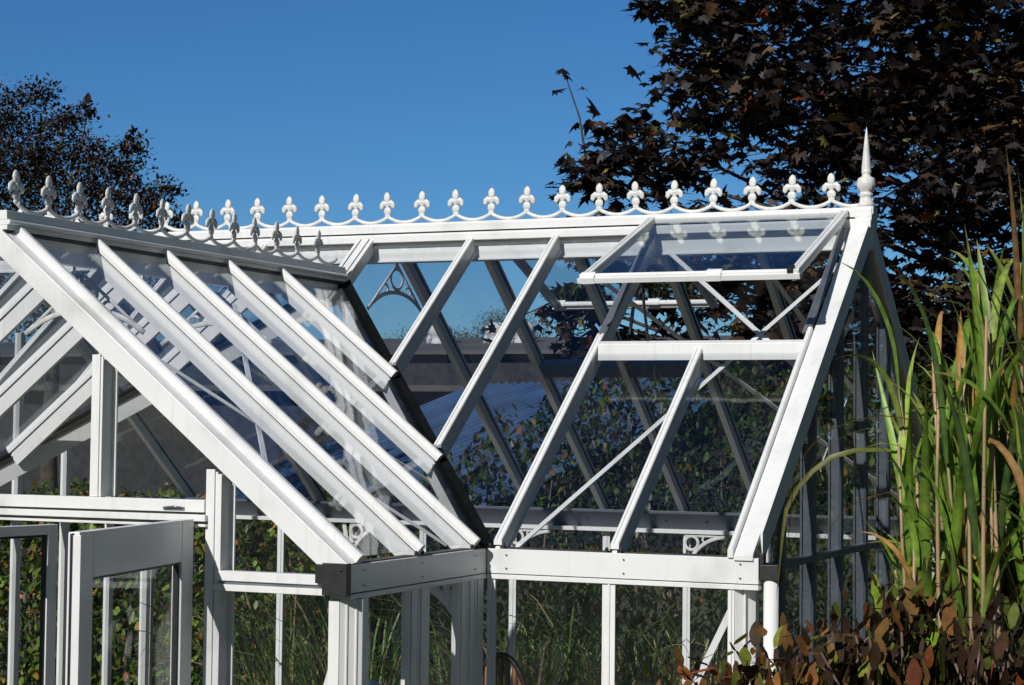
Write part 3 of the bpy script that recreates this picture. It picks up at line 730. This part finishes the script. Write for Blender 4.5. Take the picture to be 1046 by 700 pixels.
# dark-leaved maple behind the house
maple = tag(empty('maple_tree', (2.2, 8.6, 0)), 'tall purple-black leaved maple spreading its crown behind the roof and spire finial', 'tree')
MB_ = [(-2.07, 6.6, 4.54, 0.26), (-1.84, 6.8, 4.63, 0.42), (-1.49, 7, 4.77, 0.5), (-1.2, 7.4, 5.22, 0.55), (-1.27, 7.6, 5.75, 0.5), (-0.87, 8, 5.97, 0.8), (-1.62, 7.6, 6.05, 0.22), (-1.9, 7.4, 6.06, 0.12), (-0.5, 7.6, 4.96, 0.8), (0.06, 8, 5.49, 0.9), (0.79, 8, 5.61, 0.9), (1.26, 8, 5.01, 0.9), (0.39, 7.6, 4.52, 0.9), (1.17, 7.6, 4.18, 0.8), (-2.02, 6.6, 3.98, 0.4), (-1.58, 6.8, 3.87, 0.55), (-1.13, 7.2, 3.81, 0.7), (-2.02, 6.4, 3.37, 0.33), (-2.23, 6.2, 3.52, 0.16), (-1.76, 6.6, 3.18, 0.4), (-0.53, 7.4, 3.81, 0.8), (-0.63, 7.2, 3.16, 0.6), (0.12, 7.4, 3.32, 0.8), (0.78, 7.6, 3.25, 0.8), (1.27, 7.4, 2.78, 0.8), (0.4, 7.2, 2.38, 0.7), (1.08, 7.2, 2.02, 0.7), (-0.45, 8, 6.78, 1.0), (0.63, 8, 6.68, 1.0), (-1.22, 8, 6.77, 0.7), (1.89, 8.5, 5.62, 1.1), (1.89, 8.5, 3.6, 1.1), (3.2, 8.6, 4.6, 1.3), (3.0, 8.8, 6.4, 1.3), (1.6, 9.2, 7.4, 1.2), (3.6, 8.6, 2.9, 1.1), (4.6, 7.2, 3.6, 1.4), (5.2, 5.6, 3.2, 1.4), (5.4, 3.8, 3.0, 1.3), (4.8, 6.4, 5.4, 1.4), (5.8, 4.4, 4.9, 1.3), (5.6, 2.6, 2.2, 1.1), (5.6, 5.2, 1.6, 1.1)]  # last crown clusters lie out of view, added to block sky on the right
b = MB(); tr = limb(b, (0, 0, 0), (-.3, .1, 3.2), .20, .13, .05, k=12); limb(b, (-.3, .1, 3.2), (-.5, 0, 6.6), .13, .04, .08)
b.build('trunk', BARK, maple, lift=0)
b = MB(); pts = []; W0 = Vector((2.2, 8.6, 0))
for (x, y, z, r) in MB_:
    c = Vector((x, y, z)) - W0; h = max(.9, min(6.2, c.z - .35 * math.hypot(c.x, c.y))); 
    base = Vector((-.3 * min(1, h / 3.2), .1, h)); limb(b, base, c, .035 + .012 * r, .010, .12)
    n = int(1050 * r ** 2.0 * (1.25 if r > .6 else 1.0)) + 26
    pp, cc = blob_points(c, r, n); pts.append(pp)
    for q in cc[:int(6 + r * 14)]: limb(b, c, Vector(q), .009, .003, .12, n=5, k=5)
tw = [(-2.109, 6.6, 4.58), (-2.15, 6.6, 4.80), (-2.181, 6.6, 4.985), (-2.26, 6.6, 5.2), (-2.335, 6.6, 5.41)]
b.tube([Vector(q) - W0 for q in tw], [.012, .010, .008, .006, .003], k=6)
ex = [Vector(q) - W0 for q in ((-2.335, 6.6, 5.40), (-2.31, 6.6, 5.36), (-2.43, 6.6, 5.22), (-2.16, 6.6, 5.24), (-2.2, 6.6, 4.95), (-2.1, 6.6, 4.97), (-2.27, 6.6, 4.8), (-2.05, 6.6, 4.82), (-2.0, 6.6, 4.95), (-2.15, 6.6, 4.75), (-2.3, 6.6, 4.7),
      (-2.652, 6.0, 3.2), (-2.72, 6.0, 3.24), (-2.66, 6, 3.12), (-2.50, 6., 3.25), (-2.45, 6, 3.32), (-2.40, 6, 3.1), (-2.35, 6.1, 3.35))]
b.tube([Vector(q) - W0 for q in ((-2.0, 6.4, 3.6), (-2.35, 6.1, 3.38), (-2.6, 6.0, 3.26), (-2.66, 6.0, 3.3))], [.01, .007, .005, .003], k=5)
b.build('limb', BARK, maple, lift=0)
pts = np.concatenate(pts + [np.array([tuple(q) for q in ex])])
pal = [(.013, .010, .010), (.024, .018, .017), (.062, .038, .026), (.11, .065, .028), (.22, .055, .018), (.15, .14, .04), (.062, .057, .056)]
leaves('crown', pts, .128, MAPLEV, pal, [44, 26, 12, 6, 1.5, 4, 8], MAPLE, maple, tilt=.85, droop=.8, sv=.45)

# small-leaved dark tree on the left
lt = tag(empty('plum_tree', (-14.6, 16.6, 0)), 'fine-leaved dark purple tree standing behind the porch ridge cresting', 'tree')
W1 = Vector((-14.6, 16.6, 0)); b = MB(); limb(b, (0, 0, 0), (-.2, 0, 4.2), .16, .09, .05, k=10); b.build('trunk', BARK, lt, lift=0)
LB = [(-16.09, 17, 7.33, 0.6), (-15.45, 16, 5.94, 1.0), (-14.38, 16, 6.64, 0.55), (-14.35, 16, 5.6, 0.9), (-13.47, 16, 6.15, 0.5), (-13.11, 16, 5.55, 0.6), (-12.69, 16, 5.83, 0.3), (-12.43, 16, 5.96, 0.2), (-15.1, 16, 6.37, 0.7), (-13.75, 16, 6.46, 0.35), (-13.05, 16, 6.57, 0.22), (-13.85, 16, 7.13, 0.12), (-17.45, 17, 6.93, 1.3), (-17.79, 17, 5.18, 1.5), (-14.86, 16, 4.57, 1.0), (-13.44, 16, 4.69, 0.9), (-15.53, 17, 7.69, 0.3), (-12.46, 16, 5.46, 0.3), (-13.04, 16, 6.21, 0.3), (-15.0, 17, 7.2, .3), (-14.6, 16.5, 7.2, .16), (-12.3, 16, 5.2, .25)]
b = MB(); pts = []
for (x, y, z, r) in LB:
    c = Vector((x, y, z)) - W1; limb(b, (-.2, 0, min(4.1, max(1.5, c.z - .9))), c, .03, .008, .15)
    n = int(3600 * r ** 1.9) + 60; pp, cc = blob_points(c, r * .95, n, squash=.85, clumps=max(5, n // 18)); pts.append(pp)
    for q in cc[:int(8 + r * 16)]: limb(b, c, Vector(q), .007, .002, .2, n=5, k=4)
b.build('limb', TWIG, lt, lift=0)
leaves('crown', np.concatenate(pts), .078, OVAL, [(.026, .016, .016), (.050, .030, .020), (.085, .055, .03), (.30, .08, .03), (.085, .085, .035)], [40, 30, 16, 1.5, 13], MAPLE, lt, tilt=.9, droop=.5)
whorl = []
for (x, y, z) in ((-13.85, 16, 7.22), (-13.05, 16, 6.75), (-13.2, 16, 6.6)):
    for k in range(11): whorl.append((x - W1.x + random.gauss(0, .04), y - W1.y + random.gauss(0, .04), z + random.gauss(0, .04)))
leaves('shoot_leaves', np.array(whorl), .15, OVAL, [(.03, .02, .018), (.05, .035, .03)], [1, 1], MAPLE, lt, tilt=.9, droop=.2)

# hedges and shrubs behind the back wall
def hedge_pts(x0, x1, y0, y1, ztop, n, wav=.12):
    x = rng.uniform(x0, x1, n); y = rng.uniform(y0, y1, n) + .12 * np.sin(x * 5.1); zt = ztop(x) + wav * np.sin(x * 3.7 + 1) * np.sin(x * 9 + y * 7)
    z = zt * (1 - rng.uniform(0, 1, n) ** 1.15); return np.stack([x, y, z], 1)
gpal = [(.050, .105, .018), (.085, .16, .024), (.15, .22, .03), (.30, .20, .035), (.33, .12, .035), (.06, .065, .025)]
def hedge(name, label, x0, x1, y0, y1, zt, n, size, w, shape=OVAL, cat='hedge'):
    root = tag(empty(name, ((x0 + x1) / 2, (y0 + y1) / 2, 0)), label, cat); W = Vector(root.location)
    P = hedge_pts(x0, x1, y0, y1, zt, n) - np.array(W)
    leaves('foliage', P, size, shape, (gpal if cat == 'hedge' and 'beech' in label else [tuple(v * .6 for v in g) for g in gpal]), w, LEAF, root, tilt=.8, droop=1.0)
    b = MB()
    for i in range(int((x1 - x0) * 7)):
        x = random.uniform(x0, x1); y = (y0 + y1) / 2 + random.gauss(0, .15); h = float(zt(np.array([x]))[0]) * random.uniform(.7, .95)
        limb(b, (x - W.x, y - W.y, 0), (x - W.x + random.gauss(0, .2), y - W.y + random.gauss(0, .15), h), .018, .005, .15, n=6, k=5)
    b.build('stem', TWIG, root, lift=0); return root
hedge('beech_hedge', 'leafy beech hedge with orange autumn leaves seen through the open doorway', -9.5, -3.6, 5.7, 6.6, lambda x: 1.85 + 0 * x, 30000, .088, [20, 30, 28, 11, 6, 12])
hedge('laurel_hedge', 'tall bushy green hedge seen through the roof glass under the maple', -3.7, 3.6, 5.6, 6.6, lambda x: 1.90 + 1.0 / (1 + np.exp(-(x + 2.65) * 3.0)), 42000, .068, [46, 20, 5, 4, 2, 30])

# long-bladed grass
def blades(n, base, spread, h, lean, w, pal, wt, seg=8, droop=1.2, stiff=.5, up0=0.0):
    V_, F_, T_ = [], [], []; cnt = 0
    bx, by = base
    for i in range(n):
        a = random.uniform(0, 2 * math.pi); rr = spread * math.sqrt(random.random()); x, y = bx + rr * math.cos(a), by + rr * math.sin(a)
        az = a + random.gauss(0, .9); L = h * random.uniform(.65, 1.1); le = abs(random.gauss(lean, lean * .5)); z = up0 * random.uniform(.2, 1)
        th = le; p = Vector((x, y, z)); ww = w * random.uniform(.6, 1.2); tone = np.array(pal[np.random.default_rng(i + int(bx * 999) & 65535).choice(len(pal), p=np.array(wt) / sum(wt))]) * random.uniform(.65, 1.25)
        side = Vector((-math.sin(az), math.cos(az), 0)); tw = random.gauss(0, .5)
        for k in range(seg + 1):
            t = k / seg; wd = ww * (1 - t ** 2.2) * min(1, .4 + t * 4)
            d = Vector((math.sin(th) * math.cos(az), math.sin(th) * math.sin(az), math.cos(th)))
            s = (side * math.cos(tw * t) + d.cross(side) * math.sin(tw * t)); nn = d.cross(s)
            V_ += [tuple(p - s * wd * .5), tuple(p - nn * wd * .12), tuple(p + s * wd * .5)]
            T_ += [tone, tone * 1.5 + .02, tone]
            if k < seg:
                q = cnt + k * 3; F_ += [(q, q + 1, q + 4, q + 3), (q + 1, q + 2, q + 5, q + 4)]
            p = p + d * (L / seg); th += droop * (t + .12) ** (1.2 + stiff) * random.uniform(.6, 1.3) / seg * 3.0
            th = min(th, 2.9)
        cnt += 3 * (seg + 1)
    return V_, F_, T_
def grass_clump(name, label, x, y, n, h, w, spread, pal, wt, lean=.22, droop=.9, up0=0.0, cat='grass clump', group=None):
    V_, F_, T_ = blades(n, (0, 0), spread, h, lean, w, pal, wt, droop=droop, up0=up0)
    o = tonemesh(name, V_, np.array(F_), np.array(T_), BLADE); o.location = (x, y, 0); tag(o, label, cat, group); return o
sg = [(.09, .18, .030), (.14, .24, .04), (.20, .25, .08), (.40, .30, .15), (.04, .08, .02)]
spots = [(-3.95, 5.0, 'arching grass clump seen through the porch side light left of the corner post'), (-3.25, 4.95, 'arching grass clump seen just right of the porch corner post'),
         (-2.35, 5.05, 'tawny green grass clump behind the white inner bracket at the porch junction'), (-1.75, 4.9, 'dense grass clump framed by the first wall pane of the long front'),
         (-1.15, 5.0, 'tall grass clump behind the middle white post of the long front'), (-.55, 4.95, 'drooping grass clump beside the slanting wall brace')]
for i, (x, y, l) in enumerate(spots):
    grass_clump('grass_clump', l, x, y, 150, 1.75, .021, .32, sg, [30, 25, 14, 14, 20], lean=.42, droop=1.25, group='grass clumps behind the greenhouse')

# giant reed clump on the right
reed = tag(empty('giant_reed', (2.90, -2.35, 0)), 'tall sunlit green reed clump with broad arching blades beside the gable end', 'reed clump')
b = MB(); VV, FF, TT = [], [], []; off = 0
rp = [(.11, .20, .020), (.15, .26, .028), (.23, .31, .05), (.36, .21, .05), (.045, .085, .015)]
for i in range(210):
    a = random.uniform(0, 2 * math.pi); rr = .43 * math.sqrt(random.random()); x, y = rr * math.cos(a) * .95 + .06, rr * math.sin(a) * 1.2
    hh = random.uniform(2.15, 2.92) * (1 - .08 * (x < -.2)); lx, ly = x * .35 + random.gauss(0, .07), y * .2 + random.gauss(0, .07)
    top = Vector((x + lx, y + ly, hh)); stem = limb(b, (x, y, 0), top, .014, .004, .03, n=10, k=6)
    nl = random.randint(7, 10)
    for k in range(nl):
        t = .50 + .50 * (k + random.random() * .5) / nl; p = Vector((x, y, 0)).lerp(top, t)
        az = random.uniform(0, 6.28) if k % 2 else random.uniform(0, 6.28); L = random.uniform(.30, .60) * (1.05 - .25 * (t > .93)); th = random.uniform(.06, .36)
        w = random.uniform(.018, .038); tone = np.array(random.choices(rp, [30, 30, 14, 5, 14])[0]) * random.uniform(.7, 1.25)
        if (t < .66 and random.random() < .65) or random.random() < .04: tone = np.array((.34, .19, .07)) * random.uniform(.5, 1.1)
        side = Vector((-math.sin(az), math.cos(az), 0)); tw = random.gauss(0, .7); seg = 9; dr = random.choice((random.uniform(.1, .8), random.uniform(.5, 1.6), random.uniform(1.2, 2.8)))
        for j in range(seg + 1):
            s_ = j / seg; wd = w * (1 - s_ ** 2.4) * min(1, .55 + s_ * 3)
            d = Vector((math.sin(th) * math.cos(az), math.sin(th) * math.sin(az), math.cos(th))); sv = side * math.cos(tw * s_) + d.cross(side) * math.sin(tw * s_); nn = d.cross(sv)
            VV += [tuple(p - sv * wd * .5), tuple(p - nn * wd * .14), tuple(p + sv * wd * .5)]
            tip = tone if s_ < .8 else tone * .6 + np.array((.10, .06, .02))
            TT += [tip, tip * 1.35 + .015, tip]
            if j < seg: q = off + j * 3; FF += [(q, q + 1, q + 4, q + 3), (q + 1, q + 2, q + 5, q + 4)]
            p = p + d * (L / seg); th = min(2.8, th + dr * s_ * random.uniform(.6, 1.3) / seg * 2.2)
        off += 3 * (seg + 1)
for i in range(13):
    az = math.pi + random.uniform(-.7, .7); th = random.uniform(.5, 1.0); L = random.uniform(.5, .85); p = Vector((random.uniform(-.42, -.1), random.uniform(-.4, .4), random.uniform(1.75, 2.45)))
    tone = np.array(random.choice([(.30, .17, .06), (.12, .17, .03), (.09, .14, .03), (.36, .20, .06)])) * random.uniform(.6, 1.1); w = random.uniform(.010, .022); side = Vector((-math.sin(az), math.cos(az), 0)); seg = 12; tw = random.gauss(0, 1.6)
    for j in range(seg + 1):
        s_ = j / seg; wd = w * (1 - s_ ** 2.0) * min(1, .6 + s_ * 3); d = Vector((math.sin(th) * math.cos(az), math.sin(th) * math.sin(az), math.cos(th)))
        sv = side * math.cos(tw * s_) + d.cross(side) * math.sin(tw * s_); nn = d.cross(sv)
        VV += [tuple(p - sv * wd * .5), tuple(p - nn * wd * .14), tuple(p + sv * wd * .5)]; tp_ = tone * (1 - s_ * .5) + np.array((.20, .11, .04)) * s_ * .5; TT += [tp_, tp_ * 1.3, tp_]
        if j < seg: q = off + j * 3; FF += [(q, q + 1, q + 4, q + 3), (q + 1, q + 2, q + 5, q + 4)]
        p = p + d * (L / seg); th = min(3.05, th + random.uniform(.12, .42)); az += random.gauss(0, .06)
    off += 3 * (seg + 1)
CANE = principled('reed_cane', (.36, .25, .13), (.20, .15, .06), rough=.5, scale=9, stretch=(1, 1, .6), stops=[(.3, (.13, .16, .05)), (.5, (.34, .24, .13)), (.7, (.42, .29, .18))])
b.build('stem', CANE, reed, lift=0); tonemesh('foliage', VV, np.array(FF), np.array(TT), BLADE, reed)

# low shrub with browning leaves in front, and a bush to its right, its shade put into dark leaf colours
def shrub(name, label, cx, cy, rx, ry, z0, z1f, n, size, pal, wt, ntw, cat='shrub'):
    root = tag(empty(name, (cx, cy, 0)), label, cat); b = MB(); P = []
    for i in range(ntw):
        a = random.uniform(0, 6.28); r_ = math.sqrt(random.random()); ex_, ey_ = rx * r_ * math.cos(a), ry * r_ * math.sin(a); zt = z1f(ex_) * random.uniform(.86, 1.02)
        pts_ = limb(b, (ex_ * .3, ey_ * .3, 0), (ex_, ey_, zt), .011, .0025, .16, n=12, k=6)
        for t in range(n // ntw):
            q = pts_[min(11, int(12 * (1 - random.random() ** 1.6 * .75)))]; P.append((q.x + random.gauss(0, .045), q.y + random.gauss(0, .045), q.z + random.gauss(0, .045)))
        for _ in range(2):
            q = pts_[random.randint(6, 10)]; limb(b, q, q + Vector((random.gauss(0, .16), random.gauss(0, .12), random.uniform(-.02, .16))), .004, .0015, .1, n=5, k=5)
    b.build('stem', TWIG, root, lift=0)
    leaves('foliage', np.array(P), size, CURL, pal, wt, SHRUB, root, tilt=.7, droop=1.1, sv=.5); return root
bp_ = [(.22, .10, .028), (.15, .085, .025), (.30, .085, .030), (.15, .17, .025), (.22, .32, .03), (.05, .03, .016)]
SHRUB = leaf_mat('curled_shrub_leaf', rough=.6, transl=.3, spec=.15)
shrub('flowering_shrub', 'low shrub with curled brown and olive leaves against the white downpipe', 2.53, -4.05, .36, .30, 0, lambda x: 1.86 + .32 * (x + .30), 7500, .043, bp_, [18, 28, 4, 20, 3, 50], 130)
shrub('shaded_bush', 'shaded twiggy bush with few reddish leaves at the foot of the reeds', 2.86, -3.85, .30, .34, 0, lambda x: 2.02 + .20 * x, 4200, .045, [(.030, .024, .012), (.055, .030, .015), (.20, .055, .02), (.08, .10, .018)], [50, 30, 5, 12], 90)

# ------------------------------------------------------------------ ground and far buildings
SOIL = principled('rough_lawn', (.055, .075, .025), (.045, .038, .022), rough=.95, scale=2.2, detail=12, bump=.8, bscale=25)
b = MB(); b.add([(-600, -200, 0), (600, -200, 0), (600, 900, 0), (-600, 900, 0)], [(0, 1, 2, 3)]); g = b.build('ground', SOIL, lift=0); tag(g, kind='structure')
PAVE = principled('stone_paving', (.22, .19, .15), (.15, .13, .10), rough=.85, scale=4, detail=10, bump=.4)
b = MB(); b.box((-5.2, -4.2, .0), (1.9, 5.0, .02)); pth = b.build('paved_path', PAVE, lift=0); tag(pth, kind='structure')

FELT = principled('roof_felt', (.10, .095, .095), (.06, .058, .06), rough=.9, scale=.8, detail=9, bump=.3, bscale=6)
RENDER = principled('dark_pebbledash', (.036, .037, .042), (.016, .017, .020), rough=.95, scale=5, detail=12, bump=.9, bscale=22)
BLUE = principled('blue_sheet', (.06, .13, .27), (.035, .07, .14), rough=.45, scale=1.2, detail=8)
bld = tag(empty('industrial_building', (-18, 38, 0)), 'long flat-roofed dark rendered building far behind the greenhouse', 'building')
b = MB(); b.box((-42, 35, 0), (-6, 47, 4.25)); o = b.build('wall', RENDER, lift=0); o.parent = bld; o.matrix_parent_inverse = Matrix.Translation((18, -38, 0))
b = MB(); b.box((-42.4, 34.7, 4.255), (-5.6, 47.4, 4.34)); b.prism((-42.4, 34.7, 4.34), (-5.6, 34.7, 4.34), (0, 1, 0), V, [(0, 0), (6, .62), (12.7, 0)])
o = b.build('roof', FELT, lift=0); o.parent = bld; o.matrix_parent_inverse = Matrix.Translation((18, -38, 0))
b = MB(); b.box((-40, 31.5, 3.28), (-7, 34.98, 3.42)); b.box((-39.5, 32, 0), (-7.5, 34.97, 3.275), 1)
o = b.build('lean_to', [FELT, RENDER], lift=0); o.parent = bld; o.matrix_parent_inverse = Matrix.Translation((18, -38, 0))
GALV = principled('galvanised_cowl', (.60, .62, .64), (.45, .47, .50), rough=.6, scale=4, metallic=.0)
for k, (x, y) in enumerate(((-16.95, 38.2), (-16.2, 38.2), (-18.6, 38.2))):
    b = MB(); base = Vector((x + 18, y - 38, 4.55))
    b.lathe(base, [(.24, 0), (.24, .22), (.20, .24), (.28, .34), (.33, .46), (.30, .58), (.18, .66), (.02, .69)], k=16)
    b.tube([base + Vector((-.30, -.05, .05)), base + Vector((-.30, -.05, .26)), base + Vector((-.22, -.06, .36))], .07, k=10)
    o = b.build('roof_cowl', GALV, lift=0); o.parent = bld
shed = tag(empty('storage_shed', (-11, 23, 0)), 'low shed with a blue corrugated sheet roof in front of the dark building', 'shed')
shed.rotation_euler = (0, 0, R(-37))
b = MB(); nx = 240; L_, D_ = 10.0, 6.0; vs = []; fs = []
for j, yy in enumerate((-D_ / 2, D_ / 2)):
    for i in range(nx + 1):
        x = -L_ / 2 + L_ * i / nx; vs.append((x, yy, (.95 if j == 0 else 3.25) + .13 * ((0, 0, 0, 0, .9, 1, 1, .9)[i % 8])))
for i in range(nx): fs.append((i, i + 1, nx + 2 + i, nx + 1 + i))
b.add(vs, fs); o = b.build('roof', BLUE, shed, lift=0); so = o.modifiers.new('thick', 'SOLIDIFY'); so.thickness = .02
b = MB(); b.add([(-4.7, -2.8, 0), (4.7, -2.8, 0), (4.7, 2.8, 0), (-4.7, 2.8, 0), (-4.7, -2.8, .88), (4.7, -2.8, .88), (4.7, 2.8, 3.0), (-4.7, 2.8, 3.0)],
               [(0,3,2,1),(4,5,6,7),(0,1,5,4),(1,2,6,5),(2,3,7,6),(3,0,4,7)]); b.build('wall', RENDER, shed, lift=0)
# pale bushes beyond the building roof
ot = tag(empty('olive_tree', (-17.2, 52, 0)), 'pale olive-green tree top showing above the far roof', 'tree'); W2 = Vector((-17.2, 52, 0))
b = MB(); limb(b, (0, 0, 0), (0, 0, 4.2), .2, .1, .04); b.build('trunk', BARK, ot, lift=0)
P2 = []
for (dx, z, r) in ((-1.6, 5.4, 1.0), (-.3, 5.3, .9), (1.5, 5.6, 1.3), (2.8, 5.1, .9), (-2.9, 5.0, .9), (-7.5, 5.0, 1.3), (-10, 5.4, 1.5)):
    pp, cc = blob_points((dx - 7.0, 0, z - .15), r, int(4500 * r * r)); P2.append(pp)
leaves('crown', np.concatenate(P2), .075, OVAL, [(.15, .16, .07), (.20, .19, .10), (.10, .11, .05)], [1, 1, 1], LEAF, ot, tilt=.9)

# ------------------------------------------------------------------ light, sky, camera
AZ, ELV = 189.0, 34.0
w = bpy.data.worlds.new('World'); scene.world = w; w.use_nodes = True; nt = w.node_tree
bg = nt.nodes['Background']; sky = nt.nodes.new('ShaderNodeTexSky'); sky.sky_type = 'NISHITA'; sky.sun_disc = False
sky.sun_elevation = R(ELV); sky.sun_rotation = R(AZ); sky.air_density = 1.0; sky.dust_density = 0.0; sky.ozone_density = 5.0; sky.altitude = 50
# sky tinted bluer along the view, dimmed and neutral behind to cut fill light
tint = nt.nodes.new('ShaderNodeVectorMath'); tint.operation = 'MULTIPLY'
tcw = nt.nodes.new('ShaderNodeTexCoord'); dw = nt.nodes.new('ShaderNodeVectorMath'); dw.operation = 'DOT_PRODUCT'; dw.inputs[1].default_value = (-.40, .917, 0)
nt.links.new(tcw.outputs['Generated'], dw.inputs[0]); mw = nt.nodes.new('ShaderNodeMapRange'); mw.interpolation_type = 'SMOOTHSTEP'
mw.inputs['From Min'].default_value = -.05; mw.inputs['From Max'].default_value = .65; nt.links.new(dw.outputs['Value'], mw.inputs['Value'])
mc = nt.nodes.new('ShaderNodeMixRGB'); mc.inputs['Color1'].default_value = (.66, .66, .60, 1); mc.inputs['Color2'].default_value = (.62, 1.0, 1.36, 1)
nt.links.new(mw.outputs[0], mc.inputs['Fac']); nt.links.new(mc.outputs[0], tint.inputs[1])
nt.links.new(sky.outputs[0], tint.inputs[0]); hs = nt.nodes.new('ShaderNodeHueSaturation'); hs.inputs['Saturation'].default_value = 1.04; nt.links.new(tint.outputs[0], hs.inputs['Color']); nt.links.new(hs.outputs[0], bg.inputs['Color']); bg.inputs['Strength'].default_value = .047
sl = bpy.data.lights.new('sun', 'SUN'); sl.energy = 3.6; sl.angle = R(.53); sl.color = (1, .96, .925)
so = bpy.data.objects.new('sun', sl); COL.objects.link(so)
sd = Vector((math.sin(R(AZ)) * math.cos(R(ELV)), math.cos(R(AZ)) * math.cos(R(ELV)), math.sin(R(ELV))))
so.rotation_euler = sd.to_track_quat('Z', 'Y').to_euler(); so.location = (0, -10, 20)
cam = bpy.data.cameras.new('camera'); co = bpy.data.objects.new('camera', cam); COL.objects.link(co)
cam.sensor_width = 36; cam.lens = 1980.43 / 1046 * 36; cam.clip_end = 3000; cam.clip_start = .05
yw, pt, rl = R(23.534), R(2.574), R(.6355)
Fv = Vector((-math.sin(yw) * math.cos(pt), math.cos(yw) * math.cos(pt), math.sin(pt))); Rt = Vector((math.cos(yw), math.sin(yw), 0)); Up = Rt.cross(Fv)
R2 = Rt * math.cos(rl) + Up * math.sin(rl); U2 = -Rt * math.sin(rl) + Up * math.cos(rl)
M = Matrix((R2, U2, -Fv)).transposed().to_4x4(); M.translation = Vector((3.6066, -8.0182, .5346 + EH)); co.matrix_world = M
scene.camera = co
scene.view_settings.view_transform = 'Standard'; scene.view_settings.look = 'None'; scene.view_settings.gamma = 1
scene.view_settings.exposure = .20
cy = scene.cycles; cy.transparent_max_bounces = 48; cy.max_bounces = 12; cy.glossy_bounces = 5; cy.diffuse_bounces = 3
cy.use_denoising = True; cy.caustics_reflective = False; cy.caustics_refractive = False
